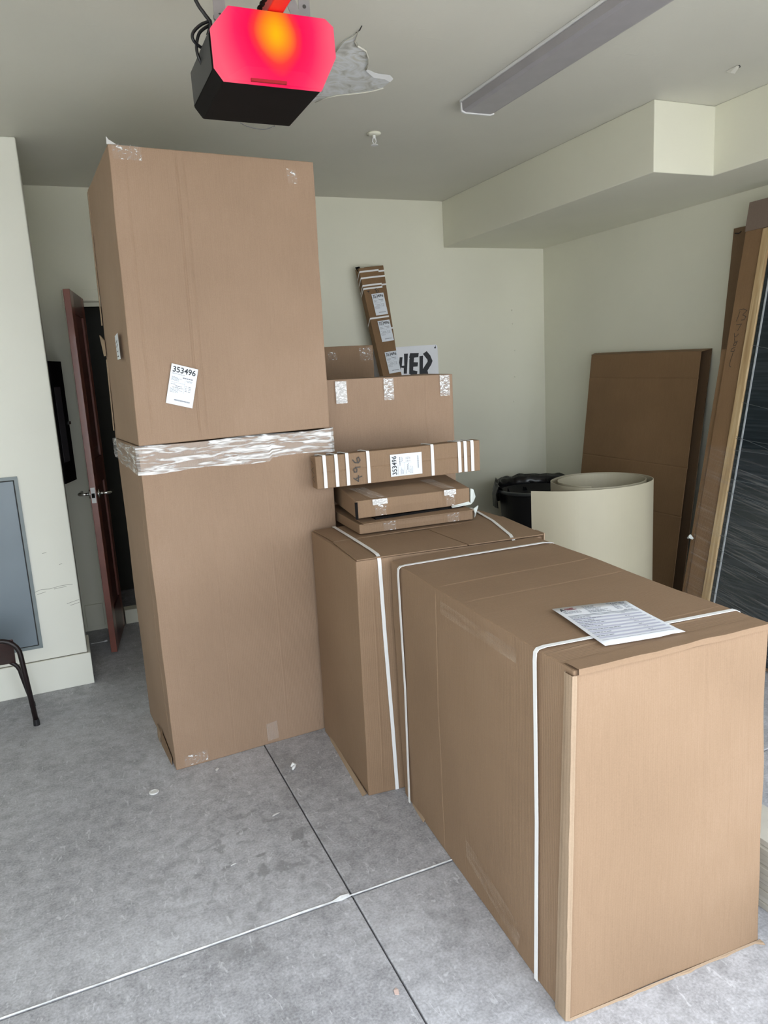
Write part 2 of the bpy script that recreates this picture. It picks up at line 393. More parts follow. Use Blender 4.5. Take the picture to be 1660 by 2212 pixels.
def carton_body(C, parent, mat, name='body', bulge={}, crease={}, amp=0.0018, div=0.07, bevel=0.004, seed=0.0, edge_wob=0.0):
    """cardboard box from 8 corners (FLb FRb BRb BLb FLt FRt BRt BLt): faces are grids that bulge, crease and waver a little"""
    C = [V(c) for c in C]
    W_ = (C[1]-C[0]).length; D_ = (C[3]-C[0]).length; H_ = (C[4]-C[0]).length
    ax = {'x': set(), 'y': set(), 'z': set()}
    ln = {'x': W_, 'y': D_, 'z': H_}
    for k_ in ax:
        n = max(2, int(ln[k_]/div)); ax[k_] |= {round(i/n, 5) for i in range(n+1)}
    fax = {'front': ('x', 'z'), 'back': ('x', 'z'), 'left': ('y', 'z'), 'right': ('y', 'z'), 'top': ('x', 'y'), 'bottom': ('x', 'y')}
    for f, ls in crease.items():
        for (a, pos, dep) in ls:
            e = 0.005/ln[a]
            for q in (pos-e, pos, pos+e): ax[a].add(round(q, 5))
    X, Y, Z = (sorted(ax[k_]) for k_ in 'xyz')
    def P(s, t, r):
        b = (C[0]*(1-s)+C[1]*s)*(1-t)+(C[3]*(1-s)+C[2]*s)*t
        u = (C[4]*(1-s)+C[5]*s)*(1-t)+(C[7]*(1-s)+C[6]*s)*t
        return b*(1-r)+u*r
    ctr = sum(C, V())/8
    nr = {'front': (C[1]-C[0]).cross(C[4]-C[0]), 'right': (C[2]-C[1]).cross(C[5]-C[1]), 'back': (C[3]-C[2]).cross(C[6]-C[2]),
          'left': (C[0]-C[3]).cross(C[7]-C[3]), 'top': (C[5]-C[4]).cross(C[7]-C[4]), 'bottom': (C[3]-C[0]).cross(C[1]-C[0])}
    for k_ in nr: nr[k_].normalize()
    idx = {}; vs = []
    def vert(face, i, j, k_):
        key = (i, j, k_)
        if key in idx: return idx[key]
        s, t, r = X[i], Y[j], Z[k_]
        p_ = P(s, t, r)
        val = {'x': s, 'y': t, 'z': r}
        a, b = fax[face]
        g = math.sin(math.pi*val[a])*math.sin(math.pi*val[b])
        onedge = g < 1e-6
        if not onedge:
            d = bulge.get(face, 0)*g
            for (ca, pos, dep) in crease.get(face, []):
                if abs(val[ca]-pos) < 0.0025/ln[ca]:
                    d += dep*min(1, g*8)
            p_ = p_+nr[face]*d
        nz = noise.noise_vector((p_+V((seed, seed*1.7, 0)))*4.5)
        am = amp*(1.0 if not onedge else 1.0+edge_wob)
        nz.z *= 0.6
        if r == 0: nz.z = abs(nz.z)*0.3
        p_ = p_+nz*am
        idx[key] = len(vs); vs.append(p_); return idx[key]
    nx, ny, nz_ = len(X)-1, len(Y)-1, len(Z)-1
    fs = []; us = []
    def quad(face, a, b, c, d, uv): fs.append(tuple(vert(face, *q) for q in (a, b, c, d))); us.append(uv)
    for i in range(nx):
        for k_ in range(nz_):
            uv = [(X[i]*W_, Z[k_]*H_), (X[i+1]*W_, Z[k_]*H_), (X[i+1]*W_, Z[k_+1]*H_), (X[i]*W_, Z[k_+1]*H_)]
            quad('front', (i, 0, k_), (i+1, 0, k_), (i+1, 0, k_+1), (i, 0, k_+1), uv)
            quad('back', (i+1, ny, k_), (i, ny, k_), (i, ny, k_+1), (i+1, ny, k_+1), uv)
    for j in range(ny):
        for k_ in range(nz_):
            uv = [(Y[j]*D_, Z[k_]*H_), (Y[j+1]*D_, Z[k_]*H_), (Y[j+1]*D_, Z[k_+1]*H_), (Y[j]*D_, Z[k_+1]*H_)]
            quad('right', (nx, j, k_), (nx, j+1, k_), (nx, j+1, k_+1), (nx, j, k_+1), uv)
            quad('left', (0, j+1, k_), (0, j, k_), (0, j, k_+1), (0, j+1, k_+1), [uv[1], uv[0], uv[3], uv[2]])
    for i in range(nx):
        for j in range(ny):
            uv = [(Y[j]*D_, X[i]*W_), (Y[j]*D_, X[i+1]*W_), (Y[j+1]*D_, X[i+1]*W_), (Y[j+1]*D_, X[i]*W_)]
            quad('top', (i, j, nz_), (i+1, j, nz_), (i+1, j+1, nz_), (i, j+1, nz_), uv)
            quad('bottom', (i, j+1, 0), (i+1, j+1, 0), (i+1, j, 0), (i, j, 0), uv)
    return put(name, vs, fs, mat, parent, uvs=us, bevel=bevel, seg=2, angle=55)

def film_patch(name, a, b, c, d, mat, parent, nu=10, nv=6, wob=0.0012, off=0.0025, label=None, seed=0):
    """thin wavy film lying on the quad a b c d (a lower left, b lower right, c upper right, d upper left), facing the viewer side"""
    a, b, c, d = V(a), V(b), V(c), V(d); n = (b-a).cross(d-a).normalized(); vs = []; fs = []; us = []
    W_, H_ = (b-a).length, (d-a).length
    for j in range(nv+1):
        for i in range(nu+1):
            s, t = i/nu, j/nv
            p_ = (a*(1-s)+b*s)*(1-t)+(d*(1-s)+c*s)*t
            k_ = off+wob*(0.5+noise.noise(p_*60+V((seed, 0, 0))))
            vs.append(p_+n*k_)
    for j in range(nv):
        for i in range(nu):
            fs.append((j*(nu+1)+i, j*(nu+1)+i+1, (j+1)*(nu+1)+i+1, (j+1)*(nu+1)+i))
            us.append([(i/nu*W_, j/nv*H_), ((i+1)/nu*W_, j/nv*H_), ((i+1)/nu*W_, (j+1)/nv*H_), (i/nu*W_, (j+1)/nv*H_)])
    return put(name, vs, fs, mat, parent, uvs=us, label=label)

def text_mesh(s, size, bold=0.0):
    cu = bpy.data.curves.new('t', 'FONT'); cu.body = s; cu.size = size; cu.offset = bold; cu.fill_mode = 'FRONT'; cu.resolution_u = 3
    o = bpy.data.objects.new('t', cu); COL.objects.link(o)
    dg = bpy.context.evaluated_depsgraph_get(); dg.update()
    me = bpy.data.meshes.new_from_object(o.evaluated_get(dg))
    vs = [v.co.copy() for v in me.vertices]; fs = [tuple(q.vertices) for q in me.polygons]
    bpy.data.objects.remove(o); bpy.data.curves.remove(cu); bpy.data.meshes.remove(me)
    return vs, fs

def shipping_label(parent, A, B, D, lines=True, seed=1, big='353496', name='shipping_label'):
    """A = top left, B = top right, D = bottom left of the label; printed face towards the normal R x U"""
    A, B, D = V(A), V(B), V(D); R = (B-A); wd = R.length; R = R/wd; U = (A-D); hd = U.length; U = U/hd
    n = R.cross(U).normalized()
    m = MB(); m.quadslab(D+n*0.003, D+R*wd+n*0.003, A+R*wd+n*0.003, A+n*0.003, 0.0006, n)
    lab = m.build(name, LABELM, parent)
    O = A+n*0.0036
    def at(x, y): return O+R*(x*wd)-U*(y*hd)
    vs, fs = text_mesh(big, 1.0, 0.02)
    x0 = min(v.x for v in vs); x1 = max(v.x for v in vs); y0 = min(v.y for v in vs); y1 = max(v.y for v in vs)
    sx = wd*0.86/(x1-x0); sy_ = min(hd*0.15, wd*0.25)/(y1-y0)
    m = MB()
    m.add([O+R*(wd*0.07+(v.x-x0)*sx)-U*(hd*0.045+(y1-v.y)*sy_) for v in vs], fs)
    m.build('label_number', INK, lab)
    rnd = random.Random(seed); m = MB()
    def bar(x, y, w_, h_): m.add([at(x, y+h_), at(x+w_, y+h_), at(x+w_, y), at(x, y)], [(0, 1, 2, 3)])
    def words(x, y, x1_, h_):
        while x < x1_:
            q = rnd.uniform(0.03, 0.09); bar(x, y, min(q, x1_-x), h_); x += q+0.015
    words(0.07, 0.225, 0.55, 0.010); words(0.48, 0.285, 0.86, 0.026)
    for i in range(4): words(0.07, 0.31+i*0.027, rnd.uniform(0.25, 0.45), 0.010)
    words(0.62, 0.35, 0.86, 0.010); words(0.66, 0.375, 0.84, 0.010)
    bar(0.07, 0.445, 0.52, 0.004); bar(0.58, 0.36, 0.005, 0.32)
    words(0.07, 0.49, 0.25, 0.010); words(0.25, 0.52, 0.50, 0.016); words(0.14, 0.565, 0.55, 0.014)
    for i in range(4): words(0.07, 0.605+i*0.028, rnd.uniform(0.3, 0.55), 0.008)
    for i in range(4): words(0.62, 0.49+i*0.04, 0.70, 0.012); words(0.74, 0.49+i*0.04, 0.84, 0.014)
    x = 0.28
    while x < 0.86:
        q = rnd.choice((0.006, 0.01, 0.016)); bar(x, 0.86, q, 0.035); x += q+rnd.choice((0.005, 0.008))
    m.build('label_print', INKG, lab)
    return lab
def strokes(name, paths, mapf, nrm, width, mat, parent):
    m = MB()
    for pth in paths:
        q = [V(mapf(*a)) for a in pth]
        n = V(nrm).normalized()
        for i in range(len(q)-1):
            t = (q[i+1]-q[i]).normalized(); s_ = n.cross(t)*width/2; e = t*width*0.3
            m.add([q[i]-e-s_, q[i]-e+s_, q[i+1]+e+s_, q[i+1]+e-s_], [(0, 1, 2, 3)])
    return m.build(name, mat, parent)
def arc(c, r, a0, a1, n, ux, uy):
    c, ux, uy = V(c), V(ux), V(uy)
    return [c+ux*(r*math.cos(math.radians(a0+(a1-a0)*i/n)))+uy*(r*math.sin(math.radians(a0+(a1-a0)*i/n))) for i in range(n+1)]

# ================================================================== the setting
# floor: cast slabs with tooled joints
fl = empty('floor', (0, 0, 0), kind='structure')
onebox('floor_bed', -2.0, 3.7, -0.9, 5.9, -0.16, -0.012, DIRT, fl)
JX, JY, G = 0.621, 1.867, 0.0035
GX = 0.0024
xs = [(-2.0, JX-GX), (JX+GX, 3.7)]; ys = [(-0.9, JY-G), (JY+G, 5.9)]
for x0, x1 in xs:
    for y0, y1 in ys:
        onebox('concrete_slab', x0, x1, y0, y1, -0.15, 0, CONC, fl, bevel=0.003, seg=2)
m = MB(); pts = []
for i in range(60):
    x = -1.9+i*0.052
    if x > 1.05: break
    pts.append((x, JY+0.0030+random.uniform(-0.0005, 0.0005), 0.0+random.uniform(-0.0006, 0.0010)))
m.tube(pts, [0.0024+random.uniform(-0.0005, 0.0009) for _ in pts], 6); m.build('joint_sealant', SEAL, fl)
m = MB(); m.tube([(0.56, JY+0.002, 0.001), (0.585, JY+0.003, 0.002), (0.612, JY+0.006, 0.001)], [0.003, 0.009, 0.006], 6); m.build('joint_sealant', SEAL, fl)
onebox('driveway', -12, 14, -16, -0.92, -0.2, -0.03, plain('pale_driveway_concrete', (0.55, 0.54, 0.52), 0.8), None).__setitem__('kind', 'structure')  # unseen, added and kept pale to bounce sunlight into the garage

T = 0.12
# back wall with the doorway
DX0, DX1, DZ = 0.205, 1.02, 2.045
m = MB(); m.box(-0.14, DX0, BACK_Y, BACK_Y+T, 0, CEIL); m.box(DX0, DX1, BACK_Y, BACK_Y+T, DZ, CEIL); m.box(DX1, ROOM_X1+T, BACK_Y, BACK_Y+T, 0, CEIL)
wb = m.build('wall_back', WALL); wb['kind'] = 'structure'
# left block: wall that faces the camera and its short return
LY, LX = 4.03, -0.025
wl = onebox('wall_left', ROOM_X0-T, LX, LY, BACK_Y, 0, CEIL, WALL_LIT, bevel=0.006, seg=3); wl['kind'] = 'structure'
onebox('wall_side', ROOM_X0-T, ROOM_X0, DOOR_Y, LY, 0, CEIL, WALL)['kind'] = 'structure'
wr = onebox('wall_right', ROOM_X1, ROOM_X1+T, DOOR_Y, BACK_Y, 0, CEIL, WALL); wr['kind'] = 'structure'
m = MB(); m.box(ROOM_X0-T, OPEN_X0, DOOR_Y-T, DOOR_Y, 0, CEIL); m.box(OPEN_X1, ROOM_X1+T, DOOR_Y-T, DOOR_Y, 0, CEIL); m.box(OPEN_X0, OPEN_X1, DOOR_Y-T, DOOR_Y, OPEN_Z, CEIL)
m.build('wall_front', WALL)['kind'] = 'structure'  # unseen wall; opening placed and sized for the light it admits
ce = onebox('ceiling', ROOM_X0-T, ROOM_X1+T, DOOR_Y-T, BACK_Y+T, CEIL, CEIL+0.12, CEILM); ce['kind'] = 'structure'
# boxed soffit with a jog
SX1, SX2, SYJ, SZ = 2.69, 3.065, 2.855, 2.38
m = MB()
prof = [(SX1, BACK_Y), (SX1, SYJ), (SX2, SYJ), (SX2, DOOR_Y), (ROOM_X1, DOOR_Y), (ROOM_X1, BACK_Y)]
m.prism([(x, y, SZ) for x, y in prof], (0, 0, CEIL-SZ))
so = m.build('soffit', WALL, None, tri=False, bevel=0.004, seg=2); so['kind'] = 'structure'
# baseboards
BB = 0.175
m = MB(); m.box(ROOM_X0, LX+0.014, LY-0.014, LY-0.0005, 0, BB-0.004)
m.box(LX+0.0005, LX+0.014, LY-0.0005, LY+0.30, 0.022, BB-0.004)
bl = m.build('baseboard_left', WALL_LIT, bevel=0.003, seg=2); bl['kind'] = 'structure'
m = MB(); m.box(ROOM_X0, LX+0.0005, LY-0.0035, LY-0.0005, BB-0.004, BB-0.0005); g_ = m.build('caulk_gap', plain('dark_caulk_crack', (0.20, 0.19, 0.15), 0.9), bl)  # dark crack in the caulk above the baseboard
WS = [[(-0.25, 0.53), (-0.20, 0.545), (-0.16, 0.542), (-0.10, 0.55), (-0.05, 0.548)], [(-0.14, 0.538), (-0.08, 0.542)], [(-0.22, 0.522), (-0.18, 0.53)], [(-0.09, 0.45), (-0.03, 0.462)], [(-0.075, 0.438), (-0.03, 0.447)], [(-0.36, 1.20), (-0.33, 1.215), (-0.35, 1.205)], [(-0.17, 0.73), (-0.15, 0.732)], [(-0.10, 0.66), (-0.085, 0.665)]]
mm = MB()
for pth in WS:
    for (xa, za), (xb, zb) in zip(pth, pth[1:]):
        mm.add([(xa, LY-0.0006, za-0.0012), (xb, LY-0.0006, zb-0.0010), (xb, LY-0.0006, zb+0.0010), (xa, LY-0.0006, za+0.0012)], [(0, 1, 2, 3)])
mm.build('scuff_mark', plain('wall_scuff', (0.36, 0.35, 0.30), 0.8), wl)['kind'] = 'stuff'
mm = MB()
for zz in (1.93, 1.83, 1.63, 1.43, 1.24):
    mm.lathe((3.27+0.01*math.sin(zz*9), BACK_Y-0.001, zz), [(0.0, -0.007), (0.006, -0.003), (0.006, 0.003), (0.0, 0.007)], 10)
mm.build('filled_nail_bump', WALL, wb)['kind'] = 'stuff'
m = MB(); m.box(LX+0.014, 0.098, BACK_Y-0.014, BACK_Y-0.0005, 0.03, BB)
m.box(1.12, ROOM_X1, BACK_Y-0.014, BACK_Y-0.0005, 0, BB); m.build('baseboard_back', WALL, bevel=0.003)['kind'] = 'structure'
onebox('baseboard_right', ROOM_X1-0.014, ROOM_X1-0.0005, DOOR_Y, BACK_Y-0.015, 0, BB, WALL)['kind'] = 'structure'
# closet behind the doorway
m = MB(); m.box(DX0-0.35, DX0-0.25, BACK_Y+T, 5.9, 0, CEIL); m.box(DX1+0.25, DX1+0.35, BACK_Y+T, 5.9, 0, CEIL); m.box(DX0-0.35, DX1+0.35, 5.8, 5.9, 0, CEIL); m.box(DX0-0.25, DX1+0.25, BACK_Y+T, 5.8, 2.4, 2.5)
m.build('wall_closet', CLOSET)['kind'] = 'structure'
# door casing
dc = empty('trim_1', (0.6, BACK_Y, 0), kind='structure')
onebox('casing_leg', 0.104, 0.186, BACK_Y-0.016, BACK_Y-0.0005, 0, 2.045, WALL, dc, bevel=0.002)
onebox('casing_leg', 1.03, 1.115, BACK_Y-0.016, BACK_Y-0.0005, 0, 2.045, WALL, dc, bevel=0.002)
onebox('casing_head', 0.104, 1.115, BACK_Y-0.016, BACK_Y-0.0005, 2.047, 2.113, WALL, dc, bevel=0.002)
onebox('door_stop', DX0+0.001, DX1-0.001, BACK_Y+0.04, BACK_Y+0.055, 2.02, 2.044, WALL, dc)
onebox('threshold', DX0+0.02, DX1-0.02, BACK_Y+0.005, BACK_Y+0.10, 0.001, 0.095, WALL, dc, bevel=0.004)

# ceiling damage: peeled paint showing plaster
out = [(1.02, 2.80), (1.088, 2.757), (1.087, 2.664), (1.108, 2.605), (1.107, 2.575), (1.117, 2.614), (1.128, 2.66), (1.145, 2.685), (1.192, 2.716), (1.226, 2.772), (1.246, 2.82), (1.257, 2.874), (1.307, 2.905), (1.345, 2.915), (1.375, 2.912), (1.395, 2.93), (1.404, 2.96), (1.402, 3.036), (1.37, 3.08), (1.32, 3.12), (1.25, 3.159), (1.21, 3.20), (1.18, 3.264), (1.14, 3.26), (1.02, 3.10)]
m = MB(); m.prism([(x, y, CEIL-0.0012) for x, y in out], (0, 0, 0.001)); pt = m.build('bare_plaster_patch', PLASTER, ce, tri=True)
def curl(path, r0):
    mm = MB(); q = [V((x, y, CEIL-0.003-r0*0.6*random.random())) for x, y in path]
    mm.tube(q, [r0*random.uniform(0.5, 1.2) for _ in q], 6); mm.build('peeled_paint_edge', CEILM, ce, smooth=True)
curl(out[1:8], 0.0035); curl(out[7:12], 0.005); curl(out[17:23], 0.0028)
m = MB()
m.add([(1.245, 2.868, CEIL-0.003), (1.31, 2.902, CEIL-0.003), (1.375, 2.905, CEIL-0.003), (1.402, 2.935, CEIL-0.004), (1.392, 2.945, CEIL-0.014), (1.36, 2.925, CEIL-0.013), (1.31, 2.922, CEIL-0.013), (1.275, 2.895, CEIL-0.008)],
      [(0, 1, 6, 7), (1, 2, 5, 6), (2, 3, 4, 5)])
m.build('curled_paint_flap', FIXT, ce, smooth=True)
m = MB(); m.tube([(1.108, 2.60, CEIL-0.001), (1.112, 2.575, CEIL-0.001), (1.107, 2.545, CEIL-0.001)], 0.0018, 5); m.build('ceiling_crack', DIRT, ce)
m = MB(); m.add([(2.742, 2.448, CEIL-0.002), (2.756, 2.445, CEIL-0.003), (2.768, 2.478, CEIL-0.018), (2.752, 2.488, CEIL-0.014), (2.745, 2.505, CEIL-0.002)], [(0, 1, 2, 3), (0, 3, 4)])
m.build('torn_paint_flap', CEILM, ce)
m = MB(); m.prism([(2.752, 2.44, CEIL-0.0012), (2.774, 2.455, CEIL-0.0012), (2.768, 2.50, CEIL-0.0012), (2.75, 2.508, CEIL-0.0012)], (0, 0, 0.001)); m.build('torn_paint_hole', DIRT, ce)

# door_1: red stained leaf, open towards the camera, seen nearly edge-on
E0 = V((0.116, 4.405, 0)); E1 = V((0.200, 4.918, 0)); de = (E1-E0).normalized(); dn = V((de.y, -de.x, 0))   # dn points right
dr = empty('door_1', (E0.x, E0.y, 0), kind='structure')
LW = (E1-E0).length; th = 0.034
def leafbox(name, s0, s1, n0, n1, z0, z1, mat, par, **k):
    q = [E0+de*s0+dn*n0, E0+de*s0+dn*n1, E0+de*s1+dn*n1, E0+de*s1+dn*n0]
    m = MB(); m.hexa([V((p_.x, p_.y, z0)) for p_ in q]+[V((p_.x, p_.y, z1)) for p_ in q]); return m.build(name, mat, par, **k)
leafbox('stile', 0, 0.11, -th/2, th/2, 0.012, 2.06, REDWOOD, dr, bevel=0.002)
leafbox('stile', LW-0.10, LW, -th/2, th/2, 0.012, 2.06, REDWOOD, dr, bevel=0.002)
for z0, z1 in ((0.012, 0.24), (0.98, 1.13), (1.94, 2.06)):
    leafbox('rail', 0.11, LW-0.10, -th/2, th/2, z0, z1, REDDARK, dr, bevel=0.002)
for z0, z1 in ((0.24, 0.98), (1.13, 1.94)):
    pn = leafbox('panel', 0.11, LW-0.10, -th/2+0.011, th/2-0.011, z0, z1, REDDARK, dr)
    leafbox('raised_field', 0.16, LW-0.15, -th/2+0.006, th/2-0.006, z0+0.06, z1-0.06, REDDARK, pn, bevel=0.003)
lk = leafbox('latch_plate', -0.003, 0.0, -0.012, 0.012, 0.90, 0.987, FIXT, dr, bevel=0.001)
leafbox('latch_bolt', -0.012, -0.003, -0.008, 0.008, 0.93, 0.955, BLACKMT, lk)
for sgn in (-1, 1):
    m = MB(); c0 = E0+de*0.055+V((0, 0, 0.945))
    m.tube([c0+dn*sgn*(th/2), c0+dn*sgn*(th/2+0.01)], 0.027, 16); m.tube([c0+dn*sgn*(th/2+0.01), c0+dn*sgn*(th/2+0.05), c0+dn*sgn*(th/2+0.062)+de*0.004, c0+dn*sgn*(th/2+0.068)+de*0.02, c0+dn*sgn*(th/2+0.066)+de*0.11], 0.0085, 10)
    m.build('door_handle', CHROME, dr, smooth=True)

# recessed grey electrical cabinet on the left wall
ep = empty('electrical_cabinet', (-0.5, LY, 0.24), 'grey-blue steel cabinet door with a frame set in the left wall', 'cabinet')
m = MB(); x0, x1, z0, z1 = -0.78, -0.23, 0.242, 1.131
for a in ((x0, x0+0.018, z0, z1), (x1-0.016, x1, z0, z1), (x0+0.018, x1-0.016, z1-0.016, z1), (x0+0.018, x1-0.016, z0, z0+0.016)): m.box(a[0], a[1], LY-0.010, LY-0.0005, a[2], a[3])
m.build('frame', ELECF, ep)
onebox('door_gap', x0+0.018, x1-0.016, LY-0.002, LY-0.0005, z0+0.016, z1-0.016, DIRT, ep)
onebox('cabinet_door', x0+0.022, x1-0.021, LY-0.009, LY-0.002, z0+0.020, z1-0.021, ELEC, ep, bevel=0.002)

# black panel on the short wall return, leaf standing ajar
bp_ = empty('breaker_panel', (LX, 4.6, 1.0), 'black metal panel with leaf ajar on the wall left of the red door', 'panel')
A0 = V((LX+0.003, 4.50, 0)); dd = V((0.322, 0.947, 0)).normalized(); nn = V((dd.y, -dd.x, 0))
def pbox(name, s0, s1, n0, n1, z0, z1, mat, par, **k):
    q = [A0+dd*s0+nn*n0, A0+dd*s0+nn*n1, A0+dd*s1+nn*n1, A0+dd*s1+nn*n0]
    m = MB(); m.hexa([V((p_.x, p_.y, z0)) for p_ in q]+[V((p_.x, p_.y, z1)) for p_ in q]); return m.build(name, mat, par, **k)
lf = pbox('leaf', 0, 0.19, 0, 0.006, 1.012, 1.692, BLACKMT, bp_)
pbox('inset', 0.02, 0.115, 0.006, 0.008, 1.13, 1.55, plain('grey_inset', (0.07, 0.065, 0.075), 0.5), lf)
pbox('latch', 0.165, 0.197, 0.006, 0.014, 1.335, 1.352, CHROME, lf)
onebox('back_box', LX+0.0005, LX+0.010, 4.50, 4.85, 1.012, 1.692, BLACKMT, bp_)

# ================================================================== ceiling things
# fluorescent fixture, off
fx = empty('ceiling_light', (1.88, 2.45, CEIL), 'long grey fluorescent ceiling fixture, switched off', 'light')
FX0, FX1, FY0, FY1 = 1.80, 1.965, 1.83, 3.09
onebox('mounting_pan', FX0-0.006, FX1+0.006, FY0, FY1, CEIL-0.012, CEIL-0.0005, FIXT, fx, bevel=0.002)
m = MB(); m.prism([(FX0, FY0+0.012, CEIL-0.013), (FX0+0.002, FY0+0.012, CEIL-0.045), (FX0+0.02, FY0+0.012, CEIL-0.052), (FX1-0.02, FY0+0.012, CEIL-0.052), (FX1-0.002, FY0+0.012, CEIL-0.045), (FX1, FY0+0.012, CEIL-0.013)], (0, FY1-FY0-0.024, 0))
m.build('diffuser', LENSG, fx)
for y in (FY0, FY1-0.01):
    m = MB(); m.prism([(FX0-0.004, y, CEIL-0.0125), (FX0-0.002, y, CEIL-0.05), (FX0+0.018, y, CEIL-0.056), (FX1-0.018, y, CEIL-0.056), (FX1+0.002, y, CEIL-0.05), (FX1+0.004, y, CEIL-0.0125)], (0, 0.010, 0))
    m.build('end_cap', FIXT, fx, bevel=0.001)

# sprinkler head
sk = empty('sprinkler_head', (1.6, 3.603, CEIL-0.04), 'small white sprinkler head under the grey ceiling', 'sprinkler')
m = MB(); m.lathe((1.6, 3.603, CEIL), [(0, -0.0005), (0.034, -0.0005), (0.036, -0.006), (0.022, -0.012), (0, -0.012)], 24); m.build('escutcheon', WALL, sk, smooth=True)
m = MB(); m.cyl((1.6, 3.603, CEIL-0.011), (1.6, 3.603, CEIL-0.028), 0.008, 0.008, 12); m.tube([(1.592, 3.603, CEIL-0.026), (1.59, 3.603, CEIL-0.04), (1.6, 3.603, CEIL-0.055), (1.61, 3.603, CEIL-0.04), (1.608, 3.603, CEIL-0.026)], 0.0025, 6); m.build('body', FIXT, sk)
m = MB(); m.cyl((1.6, 3.603, CEIL-0.055), (1.6, 3.603, CEIL-0.058), 0.017, 0.017, 16); m.build('deflector', FIXT, sk)

# garage door opener
op = empty('garage_door_opener', (0.6, 2.06, 2.25), 'black garage door opener with glowing red light cover', 'garage opener')
oct_ = [(0.489, 2.417), (0.735, 2.417), (0.757, 2.400), (0.759, 2.331), (0.716, 2.252), (0.467, 2.254), (0.446, 2.282), (0.445, 2.367)]
OYF, OYB = 1.925, 2.212
m = MB(); m.prism([(x, OYF+0.006, z) for x, z in oct_], (0, OYB-OYF-0.006, 0)); hs = m.build('housing', BLACKMT, op, bevel=0.004, seg=2, angle=30)
# charcoal side plates
m = MB(); m.add([(0.4445, OYF+0.02, 2.283), (0.4445, OYB-0.01, 2.283), (0.4435, OYB-0.01, 2.366), (0.4435, OYF+0.02, 2.366)], [(0, 1, 2, 3)]); m.build('side_plate', GREYMT, op)
# light cover: shallow dish
m = MB(); cx, cz = 0.602, 2.335; n = len(oct_)
rings = [(1.0, OYF+0.008), (1.0, OYF-0.004), (0.985, OYF-0.010), (0.6, OYF-0.014), (0.25, OYF-0.015)]
vs = [(cx+(x-cx)*k, y, cz+(z-cz)*k) for k, y in rings for x, z in oct_]; fs = []
for i in range(len(rings)-1):
    for j in range(n): fs.append((i*n+j, i*n+(j+1) % n, (i+1)*n+(j+1) % n, (i+1)*n+j))
fs.append(tuple((len(rings)-1)*n+j for j in range(n))); m.add(vs, fs)
lc = m.build('light_cover', LENS, op, loc=(cx+0.0, OYF, cz)); lc['label'] = 'glowing red translucent light cover'
m = MB(); m.box(0.53, 0.62, OYF-0.0165, OYF-0.009, 2.2535, 2.260); m.build('cover_tab', plain('dark_red_tab', (0.35, 0.0, 0.01), 0.5), op)
# hanging brackets
def angle_iron(a, b, wv, w_=0.03):
    a, b, wv = V(a), V(b), V(wv).normalized(); m = MB(); m.ribbon([a, b], wv, w_, 0.003)
    o = m.build('hanging_bracket', STEEL, op)
    k = 6; mm = MB()
    for i in range(k):
        c = a.lerp(b, (i+0.5)/k); n_ = wv.cross((b-a).normalized()).normalized()
        if n_.y > 0: n_ = -n_
        mm.cyl(c+n_*0.0016, c+n_*0.0022, 0.005, 0.005, 10)
    mm.build('bolt_hole', DIRT, o)
angle_iron((0.494, 2.02, 2.415), (0.494, 2.02, CEIL-0.001), (1, 0, 0))
angle_iron((0.718, 2.02, 2.415), (0.718, 2.02, CEIL-0.001), (1, 0, 0))
angle_iron((0.705, 2.016, 2.43), (0.60, 2.016, CEIL-0.001), (0.9, 0, 0.4), 0.026)
for bx_, bz_ in ((0.722, 2.455), (0.484, 2.43)):
    m = MB(); m.cyl((bx_, 2.010, bz_), (bx_, 2.018, bz_), 0.009, 0.009, 6); m.build('bolt', STEEL, op)
# rail running forward to the garage door, chain beside it
onebox('rail', 0.592, 0.632, DOOR_Y+0.002, OYF+0.10, 2.424, 2.452, TROL, op, bevel=0.002)
m = MB()
y = OYF+0.06; i = 0
while y > 0.6:
    m.tube([V((0.5755, y, 2.432)), V((0.5755, y-0.011, 2.432))], 0.0062 if i % 2 else 0.0045, 6); y -= 0.012; i += 1
ch = m.build('chain', BLACKMT, op)
# cables
m = MB()
def spl(pts, n=8):
    pts = [V(p_) for p_ in pts]; out_ = []
    for i in range(len(pts)-1):
        p0, p1, p2, p3 = pts[max(i-1, 0)], pts[i], pts[i+1], pts[min(i+2, len(pts)-1)]
        for k in range(n):
            t = k/n; out_.append(0.5*((2*p1)+(-p0+p2)*t+(2*p0-5*p1+4*p2-p3)*t*t+(-p0+3*p1-3*p2+p3)*t**3))
    out_.append(pts[-1]); return out_
m.tube(spl([(0.40, 2.05, CEIL-0.001), (0.42, 2.05, 2.54), (0.445, 2.05, 2.475), (0.462, 2.05, 2.45), (0.475, 2.05, 2.43), (0.468, 2.06, 2.405)]), 0.005, 8); m.build('power_cable', BLACKPL, op, smooth=True)
m = MB(); m.tube(spl([(0.478, 2.05, 2.436), (0.452, 2.05, 2.425), (0.43, 2.05, 2.405), (0.427, 2.05, 2.388), (0.443, 2.06, 2.378), (0.462, 2.07, 2.376)]), 0.004, 8); m.build('cable_loop', BLACKPL, op, smooth=True)
m = MB(); m.tube(spl([(0.475, 2.06, 2.43), (0.448, 2.06, 2.41), (0.437, 2.06, 2.38), (0.438, 2.06, 2.355), (0.452, 2.07, 2.33)]), 0.004, 8); m.build('cable_loop', BLACKPL, op, smooth=True)
m = MB(); m.tube(spl([(0.57, 2.205, 2.25), (0.60, 2.213, 2.243), (0.64, 2.213, 2.240), (0.67, 2.205, 2.249)]), 0.0012, 5); m.build('antenna_wire', BLACKPL, op)

